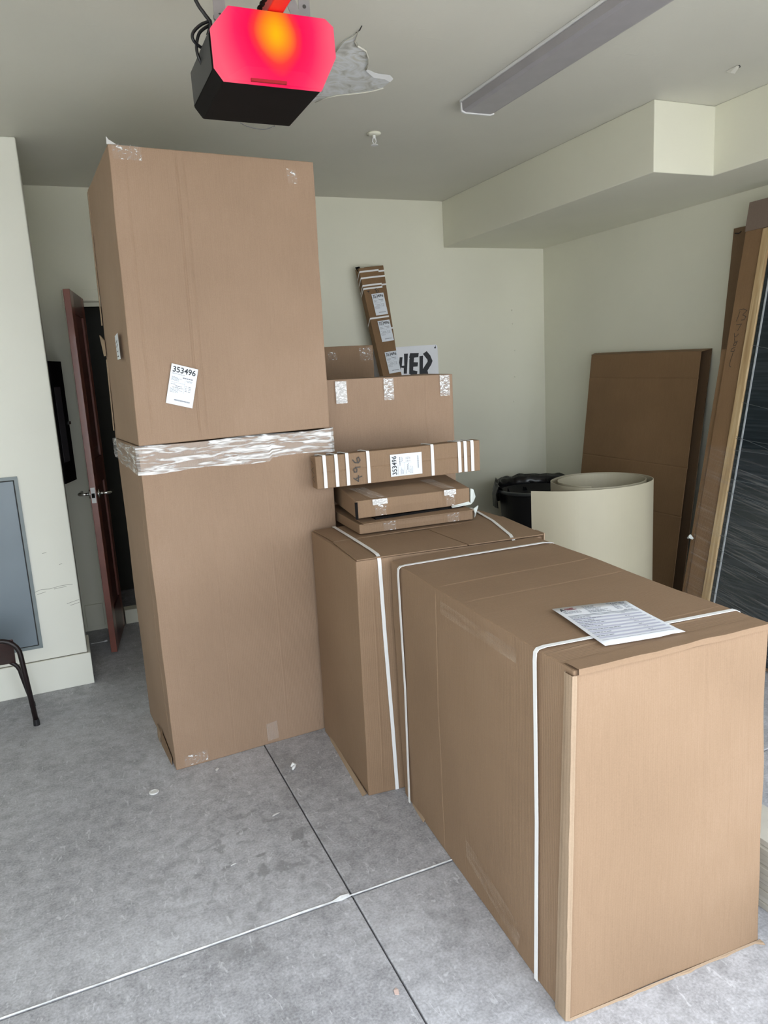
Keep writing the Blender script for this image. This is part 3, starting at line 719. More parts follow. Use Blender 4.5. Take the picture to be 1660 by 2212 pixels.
# ================================================================== tall stack
a34 = math.radians(3.4); TF = V((math.cos(a34), math.sin(a34), 0)); TN = V((math.sin(a34), -math.cos(a34), 0)); TB = -TN
T0 = V((0.249, 2.875, 0))
def tf(s, z, off=0.0): return T0+TF*s+TN*off+V((0, 0, z))      # point on the tall front face
def tl(t, z, off=0.0): return T0+TB*t-TF*off+V((0, 0, z))       # point on the tall left face
lo = empty('tall_carton', T0+TF*0.39+TB*0.3, 'tall plain kraft carton on the floor, bottom of the wrapped pair', 'box')
C = [tf(0, 0), tf(0.775, 0), tf(0.775, 0)+TB*0.60, tf(0, 0)+TB*0.60]; C += [c+V((0, 0, 1.314)) for c in C]
carton_body(C, lo, CARD_PINK, bulge={'front': 0.010, 'left': 0.008}, crease={'front': [('x', 0.32, -0.001), ('x', 0.62, 0.0008)], 'left': [('y', 0.12, 0.001)]}, amp=0.003, seed=1)
film_patch('tape', tf(0.035, 0.012), tf(0.13, 0.016), tf(0.13, 0.06), tf(0.035, 0.055), TAPE_D, lo, off=0.009)
film_patch('tape', tf(0.385, 0.022), tf(0.435, 0.026), tf(0.432, 0.105), tf(0.384, 0.10), clear_film('old_tape', 0.12, 0.2, 20, 20, 0.001), lo, off=0.0125)
m = MB(); m.quadslab(tl(0.34, 0.005, 0.012), tl(0.28, 0.0, 0.014), tl(0.28, 0.05, 0.010), tl(0.34, 0.06, 0.009), 0.003); m.build('torn_flap', CARD_PALE, lo)
m = MB(); m.quadslab(tl(0.26, 0.0, 0.011), tl(0.06, 0.0, 0.008), tl(0.06, 0.03, 0.0055), tl(0.26, 0.075, 0.010), 0.003); m.build('torn_flap', CARD, lo)
up = empty('tall_carton', T0+TF*0.4+TB*0.32+V((0, 0, 1.316)), 'tall kraft carton with shipping label, on top of the plain tall carton', 'box')
C = [tf(0.004, 1.317), tf(0.776, 1.322), tf(0.776, 1.317)+TB*0.58, tf(-0.002, 1.317)+TB*0.58,
     tf(0.021, 2.364), tf(0.783, 2.355), tf(0.783, 2.355)+TB*0.665, tf(0.021, 2.364)+TB*0.665]
carton_body(C, up, CARD_PINK, bulge={'front': 0.008, 'left': 0.006}, crease={'front': [('x', 0.30, -0.004), ('x', 0.335, 0.002), ('x', 0.07, -0.003)], 'left': [('y', 0.10, -0.001)]}, amp=0.003, seed=3)
shipping_label(up, tf(0.156, 1.613, 0.0065), tf(0.251, 1.585, 0.0085), tf(0.119, 1.470, 0.0055), seed=2)
lb = MB(); lb.quadslab(tl(0.180, 1.640, 0.008), tl(0.104, 1.640, 0.008), tl(0.104, 1.735, 0.008), tl(0.180, 1.728, 0.008), 0.0006)
l2 = lb.build('side_label', LABELM, up)
strokes('label_print', [[(0.125, 1.71), (0.16, 1.70)], [(0.125, 1.695), (0.16, 1.685)], [(0.13, 1.67), (0.15, 1.668)], [(0.125, 1.652), (0.16, 1.65)]], lambda t, z: tl(t, z, 0.0095), -TF, 0.004, INK, l2)
film_patch('tape', tf(0.035, 2.315), tf(0.13, 2.315), tf(0.13, 2.362), tf(0.03, 2.365), TAPE_D, up, off=0.006)
film_patch('tape', tf(0.67, 2.27), tf(0.71, 2.27), tf(0.705, 2.318), tf(0.665, 2.322), TAPE_D, up, off=0.008)
m = MB(); m.add([tf(0.018, 2.362), tf(0.05, 2.364), tf(0.026, 2.378), tf(0.019, 2.388)], [(0, 1, 2, 3)]); m.build('tape_tail', TAPE_S, up)
# open cardboard edge down the rear left side
def rear(z): t = (z-1.317)/1.047; return tf(-0.002+0.023*t, z)+TB*(0.58+0.085*t)
for z0, z1 in ((1.35, 1.655), (1.80, 2.352)):
    m = MB(); m.quadslab(rear(z0)+TB*0.006-TF*0.006, rear(z0)-TB*0.02-TF*0.008, rear(z1)-TB*0.02-TF*0.004, rear(z1)+TB*0.006-TF*0.003, 0.004); m.build('torn_edge', CARD_PALE, up)
m = MB(); m.quadslab(rear(1.67)+TB*0.004-TF*0.010, rear(1.67)-TB*0.04-TF*0.009, rear(1.735)-TB*0.03-TF*0.008, rear(1.76)+TB*0.015-TF*0.018, 0.004); m.build('torn_flap', CARD_PALE, up)
# stretch wrap band around the joint
loop = [tl(0.60, 0, 0.013), tl(0.40, 0, 0.013), tl(0.15, 0, 0.014), tl(0.0, 0, 0.010)+TN*0.004, tf(0.012, 0, 0.012), tf(0.2, 0, 0.015), tf(0.4, 0, 0.016), tf(0.6, 0, 0.015), tf(0.775, 0, 0.012), tf(0.79, 0, 0.0), tf(0.795, 0, -0.3), tf(0.79, 0, -0.60), tf(0.4, 0, -0.62), tf(0.0, 0, -0.615)]
pts = []
for i in range(len(loop)):
    a, b = loop[i], loop[(i+1) % len(loop)]; k = max(1, int((b-a).length/0.012))
    for j in range(k): pts.append(a.lerp(b, j/k))
vs = []; fs = []; us = []; NV = 12; acc = 0; ctr = tf(0.39, 0, -0.32)
for i, q in enumerate(pts):
    dirn = (q-ctr); dirn.z = 0
    dirn.normalize()
    s_front = (q-T0).dot(TF)
    lowz = 1.212+0.004*math.sin(i*0.21)+(0.012 if s_front > 0.5 else 0)+(0.02*max(0, min(1, (-(q-T0).dot(TN)-0.05)/0.5)) if s_front < 0.02 else 0)
    topz = 1.316+0.003*math.sin(i*0.17)+0.004*max(0, min(1, s_front/0.775))
    for j in range(NV+1):
        z = lowz+(topz-lowz)*j/NV
        k = 0.0035*noise.noise(V((q.x*7, q.y*7, z*60)))+0.002*noise.noise(V((q.x*30+5, q.y*30, z*110)))
        vs.append(V((q.x, q.y, z))+dirn*k)
n = len(pts)
for i in range(n):
    for j in range(NV):
        a = i*(NV+1)+j; b = ((i+1) % n)*(NV+1)+j
        fs.append((a, b, b+1, a+1)); u0, u1 = i*0.012, (i+1)*0.012
        us.append([(u0, j*0.0085), (u1, j*0.0085), (u1, (j+1)*0.0085), (u0, (j+1)*0.0085)])
wrp = empty('stretch_wrap_band', tf(0.39, 1.262, -0.32), 'band of clear crinkled stretch wrap joining the two tall cartons', 'wrap')
sides = {}
for f, u in zip(fs, us):
    i_ = f[0]//(NV+1); a, b = pts[i_], pts[(i_+1) % n]; d = (b-a).normalized(); mid = (a+b)/2-ctr
    k = 'x' if abs(d.dot(TF)) > abs(d.dot(TB)) else 'y'
    k += '+' if mid.dot(TN if k == 'x' else TF) > 0 else '-'
    sides.setdefault(k, []).append((f, u))
for k, lst in sides.items():
    used = sorted({q for f, _ in lst for q in f}); mp_ = {q: i for i, q in enumerate(used)}
    put('film_side', [vs[q] for q in used], [tuple(mp_[q] for q in f) for f, _ in lst], WRAP, wrp, uvs=[u for _, u in lst])

# ================================================================== second carton (strapped) behind the big one
se = empty('strapped_carton', (1.25, 2.6, 0), 'waist-high strapped carton standing in front of the tall pair', 'box')
C = [(0.867, 2.329, 0), (1.61, 2.262, 0), (1.655, 2.85, 0), (0.891, 2.885, 0), (0.873, 2.319, 0.900), (1.60, 2.245, 0.900), (1.652, 2.85, 0.900), (0.896, 2.88, 0.902)]
carton_body(C, se, CARD, bulge={'front': 0.004, 'left': 0.006}, crease={'front': [('x', 0.08, 0.0015)]}, amp=0.002, seed=5)
m = MB(); m.quadslab((0.874, 2.313, 0.9065), (1.291, 2.272, 0.9075), (1.291, 2.596, 0.9065), (0.899, 2.622, 0.9065), 0.004, (0, 0, 1)); m.build('top_flap', CARD, se, bevel=0.001)
m = MB(); m.quadslab((1.296, 2.271, 0.9075), (1.600, 2.237, 0.9095), (1.652, 2.600, 0.912), (1.296, 2.60, 0.9065), 0.004, (0, 0, 1)); m.build('top_flap', CARD, se, bevel=0.001)
m = MB(); m.quadslab((0.905, 2.63, 0.9065), (1.652, 2.605, 0.9085), (1.655, 2.85, 0.9075), (0.905, 2.878, 0.9065), 0.004, (0, 0, 1)); m.build('top_flap', CARD, se, bevel=0.001)
m = MB(); m.quadslab((1.599, 2.232, 0.885), (1.605, 2.30, 0.885), (1.608, 2.30, 0.914), (1.600, 2.232, 0.914), 0.004); m.build('torn_flap', CARD_PALE, se)
m = MB(); m.quadslab((0.884, 2.80, 0), (0.846, 2.34, 0), (0.858, 2.33, 0.012), (0.889, 2.82, 0.018), 0.003); m.build('bottom_flap', CARD_PALE, se)
m = MB(); m.ribbon([(0.998, 2.888, 0.60), (0.998, 2.886, 0.905), (0.992, 2.872, 0.911), (0.978, 2.60, 0.911), (0.966, 2.40, 0.911), (0.960, 2.335, 0.9105), (0.957, 2.313, 0.906), (0.956, 2.306, 0.893), (0.962, 2.309, 0.60), (0.972, 2.311, 0.25), (0.977, 2.314, 0.004)], (1, 0, 0), 0.0135, 0.0014)
m.build('strap', STRAP, se)
m = MB(); m.ribbon([(1.64, 2.858, 0.6), (1.64, 2.858, 0.905), (1.637, 2.84, 0.9135), (1.57, 2.55, 0.9135), (1.487, 2.29, 0.9115), (1.475, 2.262, 0.908), (1.475, 2.250, 0.90), (1.475, 2.262, 0.4), (1.475, 2.268, 0.01)], (0.97, -0.25, 0), 0.0125, 0.0014)
m.build('strap', STRAP, se)

# ================================================================== big carton in front
bi = empty('large_strapped_carton', (1.25, 1.75, 0), 'largest kraft carton in the foreground, strapped, with a packing list on top', 'box')
C = [(0.922, 1.228, 0), (1.524, 1.198, 0), (1.57, 2.22, 0), (0.990, 2.278, 0), (0.945, 1.222, 0.887), (1.515, 1.205, 0.890), (1.558, 2.232, 0.908), (0.987, 2.280, 0.893)]
carton_body(C, bi, CARD, bulge={'front': 0.008, 'left': 0.006, 'top': 0.0},
            crease={'top': [('y', 0.66, -0.0015), ('y', 0.50, -0.0012), ('y', 0.10, 0.0012), ('y', 0.14, 0.0010)], 'left': [('y', 0.655, -0.002)], 'front': [('x', 0.66, 0.0015), ('x', 0.80, -0.0008), ('x', 0.90, -0.001)]}, amp=0.003, seed=8, div=0.05, edge_wob=0.6)
bx = bi.children[0]
# glued corner lap standing proud along the near left edge
vs = []; fs = []; us = []; NZ = 30
for k in range(NZ+1):
    z = 0.004+0.872*k/NZ; t = k/NZ
    base = V((0.922+0.023*t, 1.228-0.006*t, z)); bk = V((0.068*0.95, 1.05, 0)).normalized()
    wv = 0.040-0.014*t+0.004*noise.noise(V((0, 0, z*14)))
    j = 0.002*noise.noise(V((3, 0, z*20)))
    for q in (base+V((0.004, -0.0075+j, 0)), base+V((-0.006+j, -0.003, 0)), base+bk*wv*0.5+V((-0.0075+j, 0, 0)), base+bk*wv+V((-0.0065, 0, 0)), base+bk*wv+V((-0.001, 0, 0))): vs.append(q)
for k in range(NZ):
    for q in range(4):
        a = k*5+q; fs.append((a, a+5, a+6, a+1)); us.append([(q*0.01, k*0.03), (q*0.01, k*0.03+0.03), (q*0.01+0.01, k*0.03+0.03), (q*0.01+0.01, k*0.03)])
put('corner_lap', vs, fs, CARD_PALE, bi, uvs=us)  # paler board paints in the light this corner catches
# layered front edge of the top flap
vs = []; fs = []; NX = 24
for k in range(NX+1):
    t = k/NX; x = 0.950+0.562*t; y = 1.214-0.015*t
    wz = 0.0035*noise.noise(V((x*9, 0, 0)))
    for q in ((x, y+0.045, 0.8925), (x, y-0.004+0.004*noise.noise(V((x*14, 4, 0))), 0.892+wz), (x, y-0.0045, 0.878+wz), (x, y+0.004, 0.874)): vs.append(q)
for k in range(NX):
    for q in range(3): fs.append((k*4+q, k*4+q+1, k*4+5+q, k*4+4+q))
put('top_flap', vs, fs, CARD, bi, uvs=[[(0, 0), (0.01, 0), (0.01, 0.02), (0, 0.02)]]*len(fs))
# frayed bottom flap peeping out under the front
vs = []; fs = []; NX = 30
for k in range(NX+1):
    t = k/NX; x = 0.926+0.600*t; y = 1.226-0.030*t
    o_ = 0.003+0.008*abs(noise.noise(V((x*16, 2, 0))))
    if t > 0.97: o_ += 0.012
    vs += [V((x, y, 0.006)), V((x, y-o_*0.7, 0.004)), V((x, y-o_, 0.0008))]
for k in range(NX):
    for q in range(2): fs.append((k*3+q, k*3+q+1, k*3+4+q, k*3+3+q))
put('bottom_flap', vs, fs, CARD_PALE, bi, uvs=[[(0, 0), (0.01, 0), (0.01, 0.02), (0, 0.02)]]*len(fs))
m = MB(); m.quadslab((0.985, 2.20, 0.0), (0.972, 2.09, 0.0), (0.978, 2.09, 0.012), (0.99, 2.21, 0.018), 0.003); m.build('bottom_flap', CARD_PALE, bi)
# straps
def bigstrap(yt_l, yt_r, yb):
    m = MB()
    xl = 0.939+(yt_l-1.22)*0.045
    m.ribbon([(0.922+(yb-1.22)*0.064-0.0105, yb, 0.012), (0.935+(yb-1.22)*0.055-0.0105, (yb+yt_l)/2, 0.45), (xl-0.010, yt_l, 0.865), (xl-0.008, yt_l, 0.886), (xl-0.001, yt_l, 0.8935), (xl+0.02, yt_l, 0.8955), (1.25, (yt_l+yt_r)/2, 0.8945+(0.010 if yt_l > 2 else 0)), (1.515, yt_r, 0.895+(0.0175 if yt_l > 2 else 0)), (1.528 if yt_l < 2 else 1.552, yt_r, 0.888+(0.018 if yt_l > 2 else 0)), (1.533 if yt_l < 2 else 1.573, yt_r, 0.86), (1.54 if yt_l < 2 else 1.578, yt_r, 0.3)], (0, 1, 0), 0.013, 0.0016)
    return m.build('strap', STRAP, bi)
bigstrap(1.352, 1.305, 1.350); bigstrap(2.19, 2.12, 2.203)
# pale rub marks on the left side
def onleft(y, z): return V((0.925+0.0655*(y-1.228)+0.022*(z/0.89)*(1-(y-1.228)/1.06), y, z))
film_patch('rub_mark', onleft(1.87, 0.825), onleft(1.44, 0.825), onleft(1.44, 0.862), onleft(1.87, 0.865), SCUFF, bi, 14, 4, off=0.0125)
film_patch('rub_mark', onleft(1.74, 0.10), onleft(1.44, 0.03), onleft(1.42, 0.10), onleft(1.74, 0.16), SCUFF, bi, 14, 4, off=0.0125)

# packing list on top
pl_ = empty('packing_list', (1.2, 1.39, 0.897), 'white printed packing list lying on the large foreground carton', 'paper')
PA, PB, PC, PD = V((1.130, 1.551, 0.8985)), V((1.334, 1.499, 0.8985)), V((1.283, 1.240, 0.8985)), V((1.078, 1.278, 0.8985))
m = MB(); vs = []; fs = []
for j in range(9):
    for i in range(7):
        s, t = i/6, j/8; p_ = (PA*(1-s)+PB*s)*(1-t)+(PD*(1-s)+PC*s)*t
        vs.append(p_+V((0, 0, 0.0012*math.sin(t*5+s*3)+(0.003 if t > 0.9 and s > 0.8 else 0))))
for j in range(8):
    for i in range(6): fs.append((j*7+i, (j+1)*7+i, (j+1)*7+i+1, j*7+i+1))
o = put('sheet', vs, fs, PAPER, pl_, smooth=True); md = o.modifiers.new('t', 'SOLIDIFY'); md.thickness = 0.0004
def pp(s, t): return (PA*(1-s)+PB*s)*(1-t)+(PD*(1-s)+PC*s)*t+V((0, 0, 0.0012*math.sin(t*5+s*3)+0.0007+(0.003 if t > 0.9 and s > 0.8 else 0)))
def pbar(mm, s0, s1, t0, t1):
    k = 6; v_ = []
    for i in range(k+1): v_ += [pp(s0+(s1-s0)*i/k, t0), pp(s0+(s1-s0)*i/k, t1)]
    mm.add(v_, [(2*i, 2*i+1, 2*i+3, 2*i+2) for i in range(k)])
m1, m2, m3 = MB(), MB(), MB(); rnd = random.Random(4)
def pw(mm, s, t, s1, h_):
    while s < s1:
        q = rnd.uniform(0.02, 0.06); pbar(mm, s, min(s+q, s1), t, t+h_); s += q+0.010
pbar(m1, 0.05, 0.96, 0.262, 0.272); pbar(m1, 0.05, 0.96, 0.292, 0.300)
for i in range(7): pbar(m3, 0.05, 0.95, 0.345+i*0.078, 0.38+i*0.078)
for i in range(14):
    pw(m2, 0.05, 0.318+i*0.039, rnd.uniform(0.25, 0.48), 0.012); pw(m2, 0.70, 0.318+i*0.039, 0.76, 0.010)
pbar(m1, 0.05, 0.95, 0.885, 0.890)
for i in range(4): pw(m2, 0.36, 0.05+i*0.028, rnd.uniform(0.5, 0.58), 0.010)
for i in range(3): pw(m2, 0.36, 0.17+i*0.024, rnd.uniform(0.5, 0.65), 0.010)
for i in range(6): pw(m2, 0.74, 0.05+i*0.028, 0.82, 0.010); pw(m2, 0.86, 0.05+i*0.028, 0.95, 0.010)
pw(m1, 0.70, 0.03, 0.95, 0.014); pw(m1, 0.80, 0.235, 0.94, 0.014)
for i in range(3): pw(m2, 0.06, 0.135+i*0.024, 0.28, 0.009)
m1.build('ruled_line', INKG, pl_); m2.build('printed_text', INKG, pl_); m3.build('shaded_row', BAND, pl_)
vs, fs = text_mesh('A', 1.0, 0.03)
y1 = max(v.y for v in vs); x1 = max(v.x for v in vs)
m = MB(); m.add([pp(0.05+v.x/x1*0.07, 0.12-v.y/y1*0.07) for v in vs], fs); m.build('logo_letter', INK, pl_)
m = MB(); pbar(m, 0.125, 0.20, 0.052, 0.075); pbar(m, 0.14, 0.27, 0.085, 0.10); pbar(m, 0.20, 0.245, 0.045, 0.07); m.build('logo_block', REDINK, pl_)

# ================================================================== small cartons on the second one
def gcorners(FL, FR, dv, z0, z1): 
    FL, FR, dv = V((*FL, 0)), V((*FR, 0)), V((*dv, 0))
    b = [FL, FR, FR+dv, FL+dv]; return [q+V((0, 0, z0)) for q in b]+[q+V((0, 0, z1)) for q in b]
f1 = empty('flat_carton', (1.28, 2.85, 0.909), 'thin taped flat carton at the bottom, resting directly on the strapped carton', 'box')
C = gcorners((1.023, 2.652), (1.522, 2.622), (0.025, 0.46), 0.9125, 0.955)
C[7] += V((0, 0, 0.003)); C[6] += V((0, 0, 0.003)); C[4] += V((0, 0, -0.004))
carton_body(C, f1, CARD, bulge={'top': 0.004, 'front': 0.003}, amp=0.003, seed=11, bevel=0.003)
film_patch('tape', (1.125, 2.645, 0.916), (1.175, 2.642, 0.916), (1.175, 2.642, 0.954), (1.120, 2.645, 0.954), TAPE_D, f1, off=0.003)
film_patch('tape', (1.405, 2.629, 0.916), (1.455, 2.626, 0.916), (1.455, 2.626, 0.953), (1.40, 2.629, 0.953), TAPE_D, f1, off=0.003)
m = MB(); m.quadslab((1.035, 2.634, 0.957), (1.515, 2.606, 0.956), (1.515, 2.70, 0.963), (1.035, 2.73, 0.963), 0.003, (0, 0, 1)); m.build('lid_flap', CARD, f1)
m = MB(); m.add([(1.523, 2.615, 0.957), (1.553, 2.63, 0.965), (1.545, 2.64, 0.925), (1.540, 2.64, 0.915), (1.532, 2.62, 0.935)], [(0, 1, 2, 3, 4)]); o = m.build('foam_liner', FOAM, f1); o.modifiers.new('t', 'SOLIDIFY').thickness = 0.004
onebox('dark_contents', 1.10, 1.50, 2.668, 2.74, 0.955, 0.9685, BLACKMT, f1)
f2 = empty('flat_carton', (1.28, 2.85, 0.972), 'thicker taped flat carton resting on the thin flat one', 'box')
C = gcorners((1.015, 2.655), (1.535, 2.668), (0.06, 0.42), 0.976, 1.046)
C[5] += V((0, 0, -0.008)); C[1] += V((0, 0.0, -0.006)); C[6] += V((0, 0, 0.024)); C[7] += V((0, 0, 0.024)); C[2] += V((0, 0, 0.002)); C[3] += V((0, 0, 0.002))
carton_body(C, f2, CARD, bulge={'top': 0.014, 'front': 0.003}, crease={'top': [('x', 0.10, -0.001)]}, amp=0.002, seed=13, bevel=0.003)
m = MB(); m.quadslab((1.0105, 2.652, 0.974), (1.0215, 2.6515, 0.974), (1.0215, 2.6515, 1.042), (1.0105, 2.652, 1.042), 0.004); m.build('open_end', BLACKMT, f2)
for xa, xb, mm_ in ((1.085, 1.150, TAPE_S), (1.405, 1.462, TAPE_S)):
    film_patch('tape', (xa, 2.656, 1.022), (xb, 2.658, 1.022), (xb, 2.660, 1.043), (xa, 2.658, 1.045), mm_, f2, off=0.005)
    film_patch('tape', (xa+0.01, 2.656, 0.978), (xb-0.008, 2.658, 0.978), (xb-0.006, 2.659, 1.022), (xa+0.006, 2.657, 1.022), TAPE_D, f2, off=0.005)
    film_patch('tape', (xa, 2.657, 1.044), (xb, 2.658, 1.042), (xb-0.04, 2.80, 1.067), (xa-0.04, 2.80, 1.068), clear_film('tape_top', 0.10, 0.30, 40, 6, 0.002), f2, off=0.006)
m = MB(); m.add([(1.538, 2.66, 1.035), (1.552, 2.665, 1.030), (1.570, 2.68, 0.995), (1.560, 2.68, 0.975), (1.535, 2.66, 0.969), (1.44, 2.65, 0.967), (1.44, 2.66, 0.970), (1.53, 2.67, 0.977)], [(0, 1, 2, 3, 4), (4, 5, 6, 7)]); o = m.build('foam_liner', FOAM, f2); o.modifiers.new('t', 'SOLIDIFY').thickness = 0.004

# long carton with many straps
lg = empty('long_narrow_carton', (1.3, 2.82, 1.085), 'long narrow strapped carton with 496 marked on it, lying on the flat cartons', 'box')
LA, LB = V((0.916, 2.818, 0)), V((1.656, 2.775, 0)); LD = V((0.004, 0.072, 0)); lx = (LB-LA).normalized(); lnrm = V((lx.y, -lx.x, 0))
def lf_(s, z, off=0.0): q = LA.lerp(LB, s)+lnrm*off; return V((q.x, q.y, z))
b0 = [V((LA.x, LA.y, 1.084)), V((LB.x, LB.y, 1.088)), V((LB.x, LB.y, 1.088))+LD, V((LA.x, LA.y, 1.084))+LD]
C = b0+[q+V((0, 0, 0.134)) for q in b0]
C[7] += V((0, 0, -0.004)); 
carton_body(C, lg, CARD, bulge={'front': 0.003}, crease={'front': [('z', 0.50, -0.002)]}, amp=0.003, seed=17, bevel=0.003, div=0.05)
zf = lambda s: 1.088+0.004*s
for s_ in (0.048, 0.115, 0.178, 0.300, 0.690, 0.862, 0.900, 0.945):
    p0 = lf_(s_, zf(s_)-0.001, 0.0045); p1 = lf_(s_, zf(s_)+0.124, 0.0045); t1 = lf_(s_, zf(s_)+0.1315, -0.003); t2 = V(t1)+LD*0.93+lx*(-0.012); bkp = V((t2.x, t2.y, zf(s_)+0.12))+LD*0.14; bk2 = V((bkp.x, bkp.y, zf(s_)+0.01))
    m = MB(); m.ribbon([p0, p0.lerp(p1, 0.5)+lnrm*0.001, p1, lf_(s_, zf(s_)+0.1315, 0.002), t1, t2, bkp, bk2], lx, 0.0145 if s_ > 0.7 else 0.0135, 0.0014); m.build('strap', STRAP, lg)
# label turned on its side
shipping_label(lg, lf_(0.430, 1.104, 0.003), lf_(0.430, 1.196, 0.003), lf_(0.622, 1.104, 0.003), seed=5)
def w496(gx, gy): return lf_(0.212+(1-gy)*0.044, 1.094+gx*0.108, 0.0045)   # written sideways, reading upwards
strokes('marker_writing', [[(0.20, 1.05), (0.05, 0.45), (0.28, 0.40)], [(0.17, 0.75), (0.24, -0.05)],
                           [(0.60, 0.72), (0.52, 0.98), (0.42, 0.90), (0.42, 0.62), (0.52, 0.55), (0.60, 0.72), (0.60, 0.1)],
                           [(0.90, 1.05), (0.78, 0.75), (0.76, 0.30), (0.86, 0.05), (0.98, 0.25), (0.93, 0.48), (0.80, 0.38)]], w496, lnrm, 0.0040, MARKER, lg)
strokes('end_writing', [[(0.2, 0.2), (0.6, 0.3), (0.3, 0.4)], [(0.3, 0.5), (0.7, 0.6), (0.3, 0.7)], [(0.3, 0.8), (0.6, 0.9)]], lambda a, b: V((LA.x-0.0035, LA.y+0.07*a, 1.088+0.12*b)), (-1, 0, 0), 0.003, MARKER, lg)

# upright cartons behind
c1 = empty('upright_carton', (1.38, 3.3, 0), 'upright carton with three tape tabs, right behind the long narrow carton', 'box')
C = gcorners((1.065, 3.118), (1.712, 3.112), (0.01, 0.30), 0, 1.512)
C[5] += V((0.007, 0, -0.006)); C[4] += V((0, 0, 0.002))
carton_body(C, c1, CARD_PINK, bulge={'front': 0.006}, crease={'front': [('x', 0.78, -0.002)], 'top': []}, amp=0.002, seed=19, bevel=0.003)
for xa, xb, mm_ in ((1.127, 1.180, TAPE_S), (1.360, 1.409, TAPE), (1.648, 1.699, TAPE)):
    film_patch('tape', (xa, 3.113, 1.408), (xb, 3.113, 1.408), (xb, 3.113, 1.504), (xa, 3.113, 1.505), mm_, c1, off=0.006)
c2 = empty('upright_carton', (1.33, 3.95, 0), 'taller shadowed carton farther back, beside the tall pair', 'box')
C = gcorners((1.08, 3.80), (1.612, 3.80), (0.0, 0.28), 0, 1.679)
carton_body(C, c2, CARD_DARK if False else CARD, bulge={'front': 0.003}, amp=0.002, seed=23, bevel=0.003)
film_patch('tape', (1.53, 3.797, 1.60), (1.605, 3.797, 1.60), (1.60, 3.797, 1.665), (1.525, 3.797, 1.665), TAPE_D, c2, off=0.005)
film_patch('tape', (1.345, 3.797, 1.61), (1.40, 3.797, 1.61), (1.39, 3.797, 1.65), (1.345, 3.797, 1.65), TAPE_D, c2, off=0.005)

# two slim packages leaning on the back wall
def lean_package(xt, zt, yt, kx, w_, thick, ky=0.12):
    """top left front corner; kx = sideways drift per metre down, ky = forward drift per metre down"""
    ax_ = V((kx, -ky, -1)); top = V((xt, yt, zt)); k = zt-0.004
    down = ax_*k
    wv = V((w_, 0, w_*0.10)); dv = V((0, thick, 0.0))
    FLt = top; FRt = top+wv; BLt = top+dv; BRt = top+wv+dv
    FLb = top+down; FRb = FLb+V((w_, 0, 0)); 
    return [FLb, FRb, FRb+dv, FLb+dv, FLt, FRt, BRt, BLt], (lambda s, z, off=0: V((xt+(zt-z)*kx+s*w_, yt-(zt-z)*ky-off, z+s*w_*0.10)))
s1 = empty('slim_package', (2.2, 4.6, 0), 'slim leaning package with three shipping labels, against the back wall', 'box')
C, sf = lean_package(1.964, 2.218, 4.798, 0.137, 0.140, 0.065)
carton_body(C, s1, CARD_DARK, amp=0.002, seed=29, bevel=0.003, div=0.1)
s2 = empty('slim_package', (2.3, 4.66, 0), 'slim leaning package without labels, at the right of the labelled one', 'box')
C2, sf2 = lean_package(2.040, 2.236, 4.875, 0.058, 0.142, 0.040)
carton_body(C2, s2, CARD_DARK, amp=0.002, seed=31, bevel=0.003, div=0.1)
def pstrap(sfn, par, z, thick, s0=0.0, s1=1.0, left=True):
    m = MB(); pts = []
    if left: pts += [sfn(s0-0.02, z-0.05, -thick), sfn(s0-0.02, z-0.006, -0.002)]
    pts += [sfn(s0, z, 0.003), sfn(s1, z, 0.003)]
    if not left: pts += [sfn(s1+0.02, z, -thick)]
    m = MB(); m.ribbon(pts, (0, 0, 1), 0.011, 0.0014); m.build('strap', STRAP, par)
for z in (2.194, 2.152, 2.103, 2.082): pstrap(sf, s1, z, 0.06)
pstrap(sf, s1, 1.885, 0.06)
for z in (2.20, 2.165, 2.108, 1.810): pstrap(sf2, s2, z, 0.03, 0.0, 1.0, False)
for za, zb in ((2.043, 1.900), (1.862, 1.722), (1.652, 1.507)):
    shipping_label(s1, sf(0.335, za, 0.003), sf(0.975, za, 0.003), sf(0.335, zb, 0.003), seed=int(za*100))
strokes('marker_writing', [[(0.15, 2.066), (0.22, 2.060), (0.30, 2.066)], [(0.22, 2.07), (0.24, 2.05)], [(0.55, 2.075), (0.60, 2.068), (0.66, 2.078)], [(0.60, 2.06), (0.66, 2.064), (0.62, 2.052), (0.7, 2.05)], [(0.72, 2.066), (0.76, 2.052)]], lambda s, z: sf(s, z, 0.004), (0, -1, 0.1), 0.004, MARKER, s1)
m = MB(); m.quadslab(sf(-0.02, 2.20, -0.02), sf(0.15, 2.21, -0.005), sf(0.12, 2.232, -0.02), sf(-0.02, 2.232, -0.05), 0.002); m.build('open_corner', BLACKMT, s1)

